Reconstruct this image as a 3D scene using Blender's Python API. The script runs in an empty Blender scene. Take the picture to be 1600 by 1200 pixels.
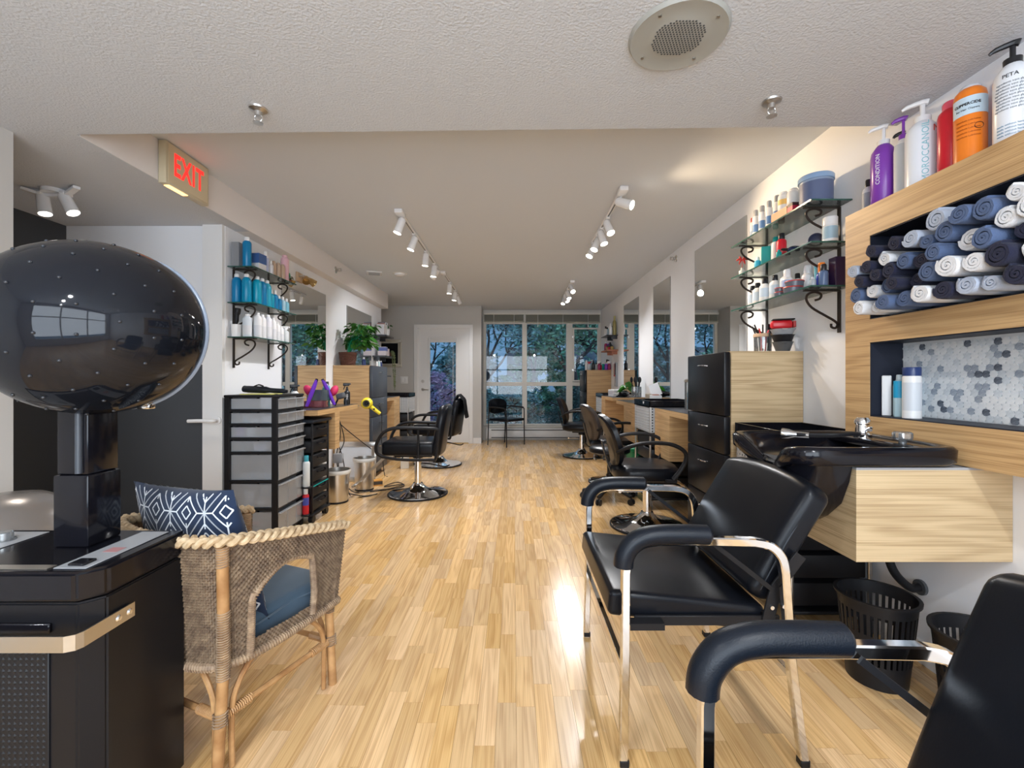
import bpy, bmesh, math, random
from mathutils import Vector, Matrix
R = random.Random(7)
PI = math.pi
D2R = math.radians
S = bpy.context.scene
C = S.collection

# ------------------------------------------------------------------ camera
F, CX, CY, EYE = 700.0, 803.0, 593.0, 1.13
cam_d = bpy.data.cameras.new('camera')
cam = bpy.data.objects.new('camera', cam_d)
C.objects.link(cam)
cam.location = (0, 0, EYE)
cam.rotation_euler = (PI/2, 0, 0)
cam_d.sensor_width = 36
cam_d.lens = 36*F/1600
cam_d.shift_x = -(CX-800)/1600
cam_d.shift_y = -(600-CY)/1600
cam_d.clip_start = 0.02
S.camera = cam

# ------------------------------------------------------------------ exposure, sky, daylight
S.view_settings.view_transform = 'Standard'
S.view_settings.look = 'None'
S.view_settings.gamma = 1
S.view_settings.use_curve_mapping = False
S.view_settings.exposure = 0.64

w = bpy.data.worlds.new('sky')
S.world = w
w.use_nodes = True
nt = w.node_tree
bg = nt.nodes['Background']
tc = nt.nodes.new('ShaderNodeTexCoord')
nz = nt.nodes.new('ShaderNodeTexNoise'); nz.inputs['Scale'].default_value = 2.5
rp = nt.nodes.new('ShaderNodeValToRGB')
rp.color_ramp.elements[0].position = .35; rp.color_ramp.elements[0].color = (.20, .42, .72, 1)
rp.color_ramp.elements[1].position = .7; rp.color_ramp.elements[1].color = (.55, .74, .95, 1)
nt.links.new(tc.outputs['Generated'], nz.inputs['Vector'])
nt.links.new(nz.outputs['Fac'], rp.inputs['Fac'])
nt.links.new(rp.outputs['Color'], bg.inputs['Color'])
bg.inputs['Strength'].default_value = 1.3

def area(name, loc, rot, sx, sy, power, col):
    l = bpy.data.lights.new(name, 'AREA'); l.shape = 'RECTANGLE'; l.size = sx; l.size_y = sy
    l.energy = power; l.color = col
    o = bpy.data.objects.new(name, l); C.objects.link(o); o.location = loc; o.rotation_euler = rot
    return o
# daylight through the shop window behind the photographer
area('front_window_daylight', (-.15, -1.42, 1.35), (PI/2, 0, 0), 3.0, 1.65, 66, (.88, .94, 1.0))

# ------------------------------------------------------------------ mesh helpers
def bmn(): return bmesh.new()
def xf(bm, vs, M):
    if M is not None: bmesh.ops.transform(bm, matrix=M, verts=vs)
def box(bm, x0, x1, y0, y1, z0, z1, bev=0, seg=2, M=None):
    m = Matrix.Translation(((x0+x1)/2, (y0+y1)/2, (z0+z1)/2)) @ Matrix.Diagonal((abs(x1-x0), abs(y1-y0), abs(z1-z0), 1))
    before = set(bm.verts)
    g = bmesh.ops.create_cube(bm, size=1, matrix=m)
    if bev > 0:
        es = list({e for v in g['verts'] for e in v.link_edges})
        bmesh.ops.bevel(bm, geom=es, offset=bev, segments=seg, profile=.5, affect='EDGES', clamp_overlap=True)
    vs = [v for v in bm.verts if v not in before]
    xf(bm, vs, M)
    return vs
def cyl(bm, p0, p1, r0, r1=None, n=16, cap=True):
    p0, p1 = Vector(p0), Vector(p1)
    if r1 is None: r1 = r0
    d = p1-p0; L = d.length
    q = d.to_track_quat('Z', 'Y').to_matrix().to_4x4()
    M = Matrix.Translation((p0+p1)/2) @ q
    return bmesh.ops.create_cone(bm, cap_ends=cap, cap_tris=False, segments=n, radius1=max(r0, 1e-5), radius2=max(r1, 1e-5), depth=L, matrix=M)['verts']
def lathe(bm, prof, n=20, M=None, sx=1, sy=1, ang=2*PI):
    rings = []; vs = []
    full = abs(ang-2*PI) < 1e-6
    m = n if full else n+1
    for r, z in prof:
        if r < 1e-6:
            v = bm.verts.new((0, 0, z)); rings.append([v]); vs.append(v)
        else:
            ring = [bm.verts.new((r*sx*math.cos(ang*i/n), r*sy*math.sin(ang*i/n), z)) for i in range(m)]
            rings.append(ring); vs += ring
    for a, b in zip(rings, rings[1:]):
        k = n
        for i in range(k):
            j = (i+1) % m if full else i+1
            if len(a) == 1 and len(b) == 1: continue
            if len(a) == 1: f = (a[0], b[i], b[j])
            elif len(b) == 1: f = (a[i], a[j], b[0])
            else: f = (a[i], a[j], b[j], b[i])
            try: bm.faces.new(f)
            except ValueError: pass
    xf(bm, vs, M)
    return vs
def spl(pts, n=6, closed=False):
    P = [Vector(p) for p in pts]; out = []
    k = len(P)
    rng = range(k if closed else k-1)
    for i in rng:
        if closed: a, b, c, d = P[(i-1) % k], P[i], P[(i+1) % k], P[(i+2) % k]
        else: a, b, c, d = P[max(i-1, 0)], P[i], P[i+1], P[min(i+2, k-1)]
        for j in range(n):
            t = j/n
            out.append(.5*((2*b)+(c-a)*t+(2*a-5*b+4*c-d)*t*t+(3*b-a-3*c+d)*t**3))
    if not closed: out.append(P[-1])
    return out
def tube(bm, pts, r, n=8, closed=False, sec=None, up=None):
    """sweep a round (radius r, or list) or custom section along pts"""
    P = [Vector(p) for p in pts]; k = len(P)
    T = []
    for i in range(k):
        if closed: t = P[(i+1) % k]-P[(i-1) % k]
        else: t = P[min(i+1, k-1)]-P[max(i-1, 0)]
        T.append(t.normalized() if t.length > 1e-9 else Vector((0, 0, 1)))
    u = Vector(up) if up is not None else (Vector((0, 0, 1)) if abs(T[0].z) < .9 else Vector((1, 0, 0)))
    rings = []; vs = []
    for i in range(k):
        if up is not None: u = Vector(up)
        u = (u-T[i]*u.dot(T[i]))
        if u.length < 1e-6: u = T[i].orthogonal()
        u.normalize(); s = T[i].cross(u)
        rr = r[i] if isinstance(r, (list, tuple)) else r
        if sec: ring = [bm.verts.new(P[i]+s*a*(rr or 1)+u*b*(rr or 1)) for a, b in sec]
        else: ring = [bm.verts.new(P[i]+(s*math.cos(2*PI*j/n)+u*math.sin(2*PI*j/n))*rr) for j in range(n)]
        rings.append(ring); vs += ring
    m = len(rings[0])
    for i in range(k if closed else k-1):
        a, b = rings[i], rings[(i+1) % k]
        for j in range(m): bm.faces.new((a[j], a[(j+1) % m], b[(j+1) % m], b[j]))
    if not closed:
        bm.faces.new(list(reversed(rings[0]))); bm.faces.new(rings[-1])
    return vs
def sq(a, b=None):
    b = b or a; c = min(a, b)*.25
    return [(a-c, -b), (a, -b+c), (a, b-c), (a-c, b), (-a+c, b), (-a, b-c), (-a, -b+c), (-a+c, -b)]
def ring_loft(bm, rings, capa=True, capb=True, M=None):
    V = [[bm.verts.new(p) for p in r] for r in rings]; m = len(V[0])
    for a, b in zip(V, V[1:]):
        for j in range(m): bm.faces.new((a[j], a[(j+1) % m], b[(j+1) % m], b[j]))
    if capa: bm.faces.new(list(reversed(V[0])))
    if capb: bm.faces.new(V[-1])
    vs = [v for r in V for v in r]; xf(bm, vs, M); return vs
def grid(bm, nu, nv, f, thick=None):
    V = [[bm.verts.new(f(i/nu, j/nv)) for j in range(nv+1)] for i in range(nu+1)]
    for i in range(nu):
        for j in range(nv): bm.faces.new((V[i][j], V[i+1][j], V[i+1][j+1], V[i][j+1]))
    return V
def ell(bm, c, rx, ry, rz, u=20, v=12, M=None):
    m = Matrix.Translation(c) @ Matrix.Diagonal((rx, ry, rz, 1))
    if M is not None: m = M @ m
    return bmesh.ops.create_uvsphere(bm, u_segments=u, v_segments=v, radius=1, matrix=m)['verts']
def prism(bm, pts, d, M=None):
    """polygon pts in local XY, extruded 0..d in z"""
    a = [bm.verts.new((x, y, 0)) for x, y in pts]; b = [bm.verts.new((x, y, d)) for x, y in pts]
    n = len(pts)
    bm.faces.new(list(reversed(a))); bm.faces.new(b)
    for i in range(n): bm.faces.new((a[i], a[(i+1) % n], b[(i+1) % n], b[i]))
    xf(bm, a+b, M)
def cushion(bm, x0, x1, y0, y1, z0, z1, r, puff=0.0, M=None, seg=4):
    """soft box"""
    tmp = bmn(); box(tmp, x0, x1, y0, y1, z0, z1, r, seg)
    if puff:
        bmesh.ops.subdivide_edges(tmp, edges=tmp.edges[:], cuts=2, use_grid_fill=True)
        cx, cy = (x0+x1)/2, (y0+y1)/2; a, b = abs(x1-x0)/2, abs(y1-y0)/2; cz = (z0+z1)/2
        for v in tmp.verts:
            k = max(0, 1-((v.co.x-cx)/a)**2)*max(0, 1-((v.co.y-cy)/b)**2)
            v.co.z += puff*k*(1 if v.co.z > cz else -.4)
    me = bpy.data.meshes.new('t'); tmp.to_mesh(me); tmp.free()
    n0 = len(bm.verts); bm.from_mesh(me); bpy.data.meshes.remove(me)
    bm.verts.ensure_lookup_table(); vs = bm.verts[n0:]
    xf(bm, vs, M); return vs

def link(o, parent=None):
    C.objects.link(o)
    if parent is not None: o.parent = parent
    return o
def mesh(name, bm, mat, smooth=True, ang=38):
    bmesh.ops.recalc_face_normals(bm, faces=bm.faces[:])
    me = bpy.data.meshes.new(name); bm.to_mesh(me); bm.free()
    for m in (mat if isinstance(mat, (list, tuple)) else [mat]): me.materials.append(m)
    if smooth:
        me.shade_smooth(); me.set_sharp_from_angle(angle=D2R(ang))
    return me
def obj(name, bm, mat, parent=None, smooth=True, ang=38, loc=None, label=None, kind=None):
    me = bm if isinstance(bm, bpy.types.Mesh) else mesh(name, bm, mat, smooth, ang)
    o = bpy.data.objects.new(name, me); link(o, parent)
    if loc is not None: o.location = loc
    if label: o['label'] = label
    if kind: o['kind'] = kind
    return o
def thing(name, label, cat, loc=(0, 0, 0), rotz=0, group=None):
    o = bpy.data.objects.new(name, None); o.empty_display_size = .1; C.objects.link(o)
    o.location = loc; o.rotation_euler = (0, 0, rotz); o['label'] = label; o['category'] = cat
    if group: o['group'] = group
    return o
def tag(o, label, cat, group=None, kind=None):
    o['label'] = label; o['category'] = cat
    if group: o['group'] = group
    if kind: o['kind'] = kind
    return o
def struct(name, bm, mat, label, cat, smooth=False):
    o = obj(name, bm, mat, None, smooth); o['kind'] = 'structure'; o['label'] = label; o['category'] = cat
    return o
def dup(root, loc, rotz=0, label=None, group=None):
    r = root.copy(); C.objects.link(r); r.location = loc; r.rotation_euler = (0, 0, rotz)
    if label: r['label'] = label
    if group: r['group'] = group
    for ch in list(root.children):
        c = ch.copy(); C.objects.link(c); c.parent = r
        for g in ch.children:
            d = g.copy(); C.objects.link(d); d.parent = c
    return r
ORD = ['first', 'second', 'third', 'fourth', 'fifth', 'sixth', 'seventh', 'eighth', 'ninth', 'tenth', 'eleventh', 'twelfth', 'thirteenth', 'fourteenth', 'fifteenth', 'sixteenth']

_font_cache = {}
def textmesh(body, size, extr=.0004, wrap=None, align='CENTER', phi=0.0, bold=0):
    cu = bpy.data.curves.new('lettering', 'FONT'); cu.body = body; cu.size = size; cu.extrude = extr
    cu.align_x = align; cu.align_y = 'CENTER'; cu.resolution_u = 2; cu.offset = bold; cu.space_character = 1.0+bold*45
    o = bpy.data.objects.new('lettering', cu)
    me = bpy.data.meshes.new_from_object(o)
    bpy.data.objects.remove(o); bpy.data.curves.remove(cu)
    for v in me.vertices:
        x, y, z = v.co
        if wrap:
            a = x/wrap+phi; rr = wrap+z
            v.co = (rr*math.sin(a), -rr*math.cos(a), y)
        else: v.co = (x, -z, y)          # stands in XZ, faces -Y
    return me
def text(body, size, mat, parent, M=None, wrap=None, phi=0.0, name='lettering', align='CENTER', extr=.0004, turn=0, bold=0):
    me = textmesh(body, size, extr, wrap, align, phi, bold) if not turn else textmesh(body, size, extr, None, align)
    if turn:                              # vertical lettering, then wrapped
        for v in me.vertices:
            x, d, z = v.co.x, v.co.y, v.co.z
            x, z = -z*turn, x*turn
            if wrap:
                a = x/wrap+phi; rr = wrap-d; v.co = (rr*math.sin(a), -rr*math.cos(a), z)
            else: v.co = (x, d, z)
    if M is not None: me.transform(M)
    me.materials.clear(); me.materials.append(mat)
    o = bpy.data.objects.new(name, me); link(o, parent)
    return o

# ------------------------------------------------------------------ materials
def mat(name, col, rough=.5, metal=0, coat=0, spec=.5, trans=0, alpha=1, emis=None, es=1, ior=1.45, sheen=0):
    m = bpy.data.materials.new(name); m.use_nodes = True
    b = m.node_tree.nodes['Principled BSDF']; i = b.inputs
    i['Base Color'].default_value = (*col, 1); i['Roughness'].default_value = rough; i['Metallic'].default_value = metal
    i['Coat Weight'].default_value = coat; i['Coat Roughness'].default_value = .06
    i['Specular IOR Level'].default_value = spec; i['Transmission Weight'].default_value = trans
    i['Alpha'].default_value = alpha; i['IOR'].default_value = ior; i['Sheen Weight'].default_value = sheen
    if emis: i['Emission Color'].default_value = (*emis, 1); i['Emission Strength'].default_value = es
    return m
def noisy(m, scale=(1, 1, 1), nscale=5, detail=4, c0=None, c1=None, p0=.3, p1=.7, bump=0, bdist=.002, coord='Object', rough=None, distort=0, posworld=False):
    n = m.node_tree.nodes; l = m.node_tree.links; b = n['Principled BSDF']
    if posworld: src = n.new('ShaderNodeNewGeometry').outputs['Position']
    else: src = n.new('ShaderNodeTexCoord').outputs[coord]
    mp = n.new('ShaderNodeMapping'); mp.inputs['Scale'].default_value = scale
    l.new(src, mp.inputs['Vector'])
    t = n.new('ShaderNodeTexNoise'); t.inputs['Scale'].default_value = nscale; t.inputs['Detail'].default_value = detail
    t.inputs['Distortion'].default_value = distort
    l.new(mp.outputs[0], t.inputs['Vector'])
    if c0:
        r = n.new('ShaderNodeValToRGB'); e = r.color_ramp.elements
        e[0].position = p0; e[0].color = (*c0, 1); e[1].position = p1; e[1].color = (*c1, 1)
        l.new(t.outputs['Fac'], r.inputs['Fac']); l.new(r.outputs['Color'], b.inputs['Base Color'])
    if bump:
        bp = n.new('ShaderNodeBump'); bp.inputs['Strength'].default_value = bump; bp.inputs['Distance'].default_value = bdist
        l.new(t.outputs['Fac'], bp.inputs['Height']); l.new(bp.outputs[0], b.inputs['Normal'])
    if rough:
        mr = n.new('ShaderNodeMapRange'); mr.inputs['To Min'].default_value = rough[0]; mr.inputs['To Max'].default_value = rough[1]
        l.new(t.outputs['Fac'], mr.inputs['Value']); l.new(mr.outputs[0], b.inputs['Roughness'])
    return m
def oak(name, base, dark, scale, rough=.42, attr=False):
    """oak grain: fine pores plus broad cathedral bands; scale squeezes across the grain"""
    m = mat(name, base, rough)
    n = m.node_tree.nodes; l = m.node_tree.links; b = n['Principled BSDF']
    g = n.new('ShaderNodeNewGeometry')
    vec = g.outputs['Position']
    if attr:
        at = n.new('ShaderNodeAttribute'); at.attribute_name = 'rnd'
        ml = n.new('ShaderNodeVectorMath'); ml.operation = 'MULTIPLY_ADD'
        l.new(at.outputs['Color'], ml.inputs[0]); ml.inputs[1].default_value = (7.3, 11.9, 3.1); l.new(vec, ml.inputs[2])
        vec = ml.outputs[0]
    mp = n.new('ShaderNodeMapping'); mp.inputs['Scale'].default_value = scale; l.new(vec, mp.inputs['Vector'])
    t1 = n.new('ShaderNodeTexNoise'); t1.inputs['Scale'].default_value = 1.0; t1.inputs['Detail'].default_value = 2; l.new(mp.outputs[0], t1.inputs['Vector'])
    # contour bands of a stretched noise = cathedral figure
    mu = n.new('ShaderNodeMath'); mu.operation = 'MULTIPLY'; mu.inputs[1].default_value = 46; l.new(t1.outputs['Fac'], mu.inputs[0])
    sn = n.new('ShaderNodeMath'); sn.operation = 'SINE'; l.new(mu.outputs[0], sn.inputs[0])
    mp2 = n.new('ShaderNodeMapping'); mp2.inputs['Scale'].default_value = tuple(s*24 if s > 3 else s*2.2 for s in scale); l.new(vec, mp2.inputs['Vector'])
    t2 = n.new('ShaderNodeTexNoise'); t2.inputs['Scale'].default_value = 1.0; t2.inputs['Detail'].default_value = 5; l.new(mp2.outputs[0], t2.inputs['Vector'])
    ad = n.new('ShaderNodeMath'); ad.operation = 'MULTIPLY_ADD'; ad.inputs[1].default_value = .11
    l.new(sn.outputs[0], ad.inputs[0]); l.new(t2.outputs['Fac'], ad.inputs[2])
    r = n.new('ShaderNodeValToRGB'); e = r.color_ramp.elements
    e[0].position = .28; e[0].color = (*dark, 1); e[1].position = .62; e[1].color = (*base, 1)
    l.new(ad.outputs[0], r.inputs['Fac'])
    out = r.outputs['Color']
    if attr:
        sp = n.new('ShaderNodeSeparateColor'); l.new(at.outputs['Color'], sp.inputs[0])
        hs = n.new('ShaderNodeHueSaturation')
        mr = n.new('ShaderNodeMapRange'); mr.inputs['To Min'].default_value = .84; mr.inputs['To Max'].default_value = 1.10
        l.new(sp.outputs['Red'], mr.inputs['Value']); l.new(mr.outputs[0], hs.inputs['Value'])
        mr2 = n.new('ShaderNodeMapRange'); mr2.inputs['To Min'].default_value = .88; mr2.inputs['To Max'].default_value = 1.08
        l.new(sp.outputs['Green'], mr2.inputs['Value']); l.new(mr2.outputs[0], hs.inputs['Saturation'])
        l.new(out, hs.inputs['Color']); out = hs.outputs['Color']
    l.new(out, b.inputs['Base Color'])
    bp = n.new('ShaderNodeBump'); bp.inputs['Strength'].default_value = .06; bp.inputs['Distance'].default_value = .001
    l.new(t2.outputs['Fac'], bp.inputs['Height']); l.new(bp.outputs[0], b.inputs['Normal'])
    return m
def glassy(name, tint=(1, 1, 1), refl=.0, rough=0.0, haze=0.0, hazecol=(1, 1, 1)):
    """thin clear pane: tinted transparency, fresnel mirror, optional milkiness"""
    m = bpy.data.materials.new(name); m.use_nodes = True
    n = m.node_tree.nodes; l = m.node_tree.links; n.clear()
    out = n.new('ShaderNodeOutputMaterial')
    tr = n.new('ShaderNodeBsdfTransparent'); tr.inputs[0].default_value = (*tint, 1)
    gl = n.new('ShaderNodeBsdfGlossy'); gl.inputs['Roughness'].default_value = rough
    fr = n.new('ShaderNodeFresnel'); fr.inputs[0].default_value = 1.45
    ml = n.new('ShaderNodeMath'); ml.operation = 'MULTIPLY_ADD'; ml.inputs[1].default_value = .9; ml.inputs[2].default_value = refl*.3
    l.new(fr.outputs[0], ml.inputs[0])
    base = tr.outputs[0]
    if haze:
        df = n.new('ShaderNodeBsdfDiffuse'); df.inputs[0].default_value = (*hazecol, 1)
        mx0 = n.new('ShaderNodeMixShader'); mx0.inputs[0].default_value = haze
        l.new(tr.outputs[0], mx0.inputs[1]); l.new(df.outputs[0], mx0.inputs[2]); base = mx0.outputs[0]
    mx = n.new('ShaderNodeMixShader'); l.new(ml.outputs[0], mx.inputs[0]); l.new(base, mx.inputs[1]); l.new(gl.outputs[0], mx.inputs[2])
    l.new(mx.outputs[0], out.inputs[0])
    return m

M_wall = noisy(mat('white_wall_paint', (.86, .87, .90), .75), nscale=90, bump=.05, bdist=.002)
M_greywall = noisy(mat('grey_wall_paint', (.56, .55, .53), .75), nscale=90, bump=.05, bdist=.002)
M_nearwall = noisy(mat('light_grey_wall_paint', (.58, .57, .55), .75), nscale=90, bump=.05)
M_slate = noisy(mat('slate_wall_paint', (.060, .066, .076), .7), nscale=60, bump=.04)
M_ceil = noisy(mat('smooth_ceiling_paint', (.66, .70, .76), .85), nscale=60, bump=.15, bdist=.003)
M_pop = noisy(mat('popcorn_ceiling', (.60, .625, .665), .95), nscale=120, detail=5, bump=.55, bdist=.007)
M_soffit = noisy(mat('soffit_paint', (.80, .76, .74), .8), nscale=90, bump=.05)
M_trim = mat('white_trim_paint', (.82, .82, .82), .4)
M_frame = mat('almond_window_frame', (.72, .70, .65), .4)
M_oak = oak('oak_laminate', (.60, .385, .185), (.40, .235, .10), (.9, .9, 11))
M_oakpale = oak('pale_oak_laminate', (.60, .455, .27), (.40, .28, .15), (.9, .9, 11))
M_floor = oak('oak_floor_planks', (.80, .525, .250), (.60, .355, .150), (14, 1.1, 1), .22, attr=True)
M_black = mat('black_gloss_plastic', (.006, .006, .009), .15, coat=.08, spec=.35)
M_blackm = mat('black_matt_plastic', (.012, .012, .014), .42, spec=.3)
M_lacq = mat('black_satin_lacquer', (.009, .009, .011), .30, spec=.25)
M_lacqg = mat('charcoal_satin_lacquer', (.045, .052, .065), .35)
M_leather = noisy(mat('black_vinyl', (.005, .006, .009), .29, spec=.26), nscale=260, detail=3, bump=.12, bdist=.001)
M_leatherb = noisy(mat('black_grained_vinyl', (.006, .009, .015), .36, spec=.35), nscale=320, detail=3, bump=.35, bdist=.0015)
M_chrome = mat('chrome', (.80, .80, .81), .07, metal=1)
M_steel = mat('brushed_steel', (.62, .60, .57), .28, metal=1)
M_iron = mat('dark_wrought_iron', (.045, .035, .03), .45, metal=.6)
M_mirror = mat('mirror_silver', (.86, .88, .88), .0, metal=1)
M_glass = glassy('window_glass')
M_shelfglass = glassy('shelf_glass', (.90, .97, .95), .05)
M_clear = glassy('clear_plastic', (.93, .95, .96), .3, .05, .12, (.8, .85, .9))
M_drawer = glassy('frosted_drawer_plastic', (.88, .90, .93), .15, .15, .27, (.95, .97, 1.0))
M_white = mat('white_plastic', (.80, .80, .80), .35)
M_whiteg = mat('white_gloss_plastic', (.85, .85, .86), .2)
M_grey = mat('grey_plastic', (.35, .36, .38), .45)
M_dgrey = mat('dark_grey_plastic', (.08, .085, .09), .45)
M_counter = mat('charcoal_worktop', (.035, .038, .045), .3)
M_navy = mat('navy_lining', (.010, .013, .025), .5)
M_cream = mat('cream_enamel', (.62, .52, .36), .4)
M_red = mat('red_plastic', (.62, .02, .03), .3)
M_green = mat('green_plastic', (.0, .25, .10), .4)
M_ink = mat('black_ink', (.02, .02, .025), .5)
M_ink2 = mat('grey_ink', (.25, .28, .32), .5)
M_inkw = mat('white_ink', (.85, .85, .85), .5)
M_gold = mat('aged_brass', (.55, .38, .16), .35, metal=.8)

# ================================================================== ROOM SHELL
XL, XR = -2.03, 1.63            # mirror wall, right wall
ZL, ZH = 2.21, 2.43             # low and high ceiling
YD, YW = 7.92, 8.38             # door wall, window wall
XN = -2.19                      # near left wall
YB = -1.35                      # front wall behind the photographer

# floor slab with oak strips laid along the room
bm = bmn(); box(bm, -3.7, 1.80, YB-.1, 8.6, -.12, -.005)
floor = struct('floor', bm, M_floor, 'oak strip floor of the salon running towards the windows', 'floor')
strips = []
rf = random.Random(3)
x = -3.66; wdt = .0655
while x < 1.64:
    y = YB - rf.random()*.4
    while y < 8.45:
        L = rf.choice((.28, .36, .42, .5))
        inside = (y+L > YB and x > XN-.02) or (1.9 < y+L and y < 3.25) or (y+L > 6.8)
        if inside and not (x < XN-.02 and y < 1.8) :
            strips.append((x, y, min(L, 8.45-y)))
        y += L
    x += wdt
def scr_area(s):
    x, y, L = s; yc = y+L/2
    if yc < .5: return 0
    px = CX+F*(x+.03)/yc; py = CY+F*EYE/yc
    if px < 300 or px > 1300 or py > 1210: return 0
    return F*F*wdt*L*EYE/yc**3
strips.sort(key=scr_area, reverse=True)
def plank_geo(bm, s, lay, r):
    x, y, L = s
    vs = box(bm, x+.0004, x+wdt-.0004, y+.0004, y+L-.0004, -.004, 0)
    c = (r.random(), r.random(), r.random(), 1)
    for v in vs:
        for lp in v.link_loops: lp[lay] = c
def mk_planks(name, sel, kind=None):
    bm = bmn(); lay = bm.loops.layers.float_color.new('rnd')
    for s in sel: plank_geo(bm, s, lay, rf)
    me = bpy.data.meshes.new(name); bm.to_mesh(me); bm.free(); me.materials.append(M_floor)
    o = bpy.data.objects.new(name, me); link(o, floor)
    if kind: o['kind'] = kind
for s in strips[:300]: mk_planks('plank', [s])
mk_planks('plank', strips[300:], 'stuff')

# walls
bm = bmn(); box(bm, XR, XR+.12, YB, YW+.05, -.004, ZH)
struct('wall_right', bm, M_wall, 'long white wall with three mirrors on the right side', 'wall')
bm = bmn(); box(bm, XL-.10, XL, 3.15, 6.85, -.004, ZH)
struct('wall_left', bm, M_wall, 'white mirror wall on the left behind the blue bottles', 'wall')
bm = bmn(); box(bm, XN-.12, XN, YB, 1.96, -.004, ZL)
struct('wall_left_front', bm, M_nearwall, 'light grey wall end at the left edge beside the hooded dryer', 'wall')
bm = bmn(); box(bm, -3.27, -3.147, 1.84, 3.25, -.004, ZL)
struct('wall_left_corridor', bm, M_slate, 'charcoal side wall of the passage at far left', 'wall')
bm = bmn(); box(bm, -3.27, XN-.12, 1.84, 1.96, -.004, ZL)
struct('wall_front_corridor', bm, M_nearwall, 'near wall of the side passage', 'wall')
# corridor end wall: white above, slate below
bm = bmn(); box(bm, -3.147, -2.17, 3.15, 3.27, 1.235, ZL)
struct('wall_back_corridor', bm, M_wall, 'white upper wall at the end of the side passage', 'wall')
bm = bmn(); box(bm, -3.147, -2.17, 3.147, 3.27, -.004, 1.235)
struct('wall_back_corridor', bm, M_slate, 'slate blue lower wall at the end of the side passage', 'wall')
# alcove behind the mirror wall
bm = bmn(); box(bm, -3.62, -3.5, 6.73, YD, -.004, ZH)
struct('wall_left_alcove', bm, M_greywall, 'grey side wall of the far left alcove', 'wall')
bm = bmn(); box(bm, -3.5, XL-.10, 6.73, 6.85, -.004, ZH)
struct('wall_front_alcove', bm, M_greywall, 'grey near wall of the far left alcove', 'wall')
# far door wall (with door opening) and window wall
dx0, dx1, dz = -1.70, -.79, 2.035
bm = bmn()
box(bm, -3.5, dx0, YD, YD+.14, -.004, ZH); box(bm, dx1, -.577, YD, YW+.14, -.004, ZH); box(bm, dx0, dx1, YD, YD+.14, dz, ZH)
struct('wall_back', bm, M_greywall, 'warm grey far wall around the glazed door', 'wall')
wx0, wx1 = -.577, XR
bm = bmn(); box(bm, wx0, wx1, YW, YW+.14, -.004, .262); box(bm, wx0, wx1, YW, YW+.14, 2.19, ZH)
struct('wall_back_window', bm, M_frame, 'low wall and header around the big far window', 'wall')
# front wall behind the photographer, with a wide shop window
bm = bmn()
box(bm, XN-.12, XR+.12, YB-.1, YB, -.004, .4); box(bm, XN-.12, XR+.12, YB-.1, YB, 2.08, ZL)
box(bm, XN-.12, -1.7, YB-.1, YB, .4, 2.08); box(bm, 1.4, XR+.12, YB-.1, YB, .4, 2.08)
struct('wall_front', bm, M_wall, 'front wall behind the viewer with a wide shop window', 'wall')
bm = bmn()
for xx in (-1.7, -.7, .33, 1.35): box(bm, xx, xx+.05, YB-.08, YB-.02, .4, 2.08)
box(bm, -1.7, 1.4, YB-.08, YB-.02, 1.5, 1.55)
struct('window_3', bm, M_frame, 'almond framed shop window behind the viewer', 'window')

# ceilings
bm = bmn()
v = [(-3.3, YB-.1), (XR+.12, YB-.1), (XR+.12, 1.905), (-1.93, 1.975), (-1.93, 3.27), (-3.3, 3.27)]
prism(bm, v, .30, Matrix.Translation((0, 0, ZL)))
struct('ceiling', bm, M_pop, 'low bumpy ceiling over the front of the salon', 'ceiling')
bm = bmn(); box(bm, -3.6, XR+.12, 1.85, YW+.14, ZH, ZH+.1)
struct('ceiling', bm, M_ceil, 'smooth high ceiling over the styling stations', 'ceiling')
bm = bmn(); box(bm, XL-.1, -1.925, 1.99, 6.85, ZL+.001, ZH)
struct('trim_1', bm, M_soffit, 'long boxed soffit above the left mirror wall', 'soffit')
# white pillar at the wall end beside the passage
bm = bmn(); box(bm, -2.17, XL-.002, 3.12, 3.15, -.004, ZL)
struct('trim_2', bm, M_trim, 'white edge casing between the passage and the left wall', 'trim')
# baseboards
bm = bmn(); box(bm, -1.97-1.5, dx0-.07, YD-.012, YD, 0, .10); box(bm, dx1+.07, -.577, YD-.012, YD, 0, .10)
struct('baseboard_back', bm, M_trim, 'white baseboard along the far door wall', 'baseboard')
bm = bmn(); box(bm, XR-.012, XR, YB, YW, 0, .09)
struct('baseboard_right', bm, M_trim, 'white baseboard along the right wall', 'baseboard')
bm = bmn(); box(bm, XL, XL+.012, 3.15, 6.85, 0, .09)
struct('baseboard_left', bm, M_trim, 'white baseboard along the left mirror wall', 'baseboard')

# lever handle on the white casing
t = thing('lever_handle', 'white lever handle on the casing left of the drawer tower', 'handle', (-2.06, 3.12, .845))
bm = bmn(); cyl(bm, (0, 0, 0), (0, -.012, 0), .026, n=20); obj('rose', bm, M_whiteg, t)
bm = bmn(); tube(bm, spl([(0, -.012, 0), (0, -.045, 0), (-.02, -.06, 0), (-.09, -.06, .002), (-.17, -.055, 0)], 5), .0125, 10); obj('lever', bm, M_whiteg, t)

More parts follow.
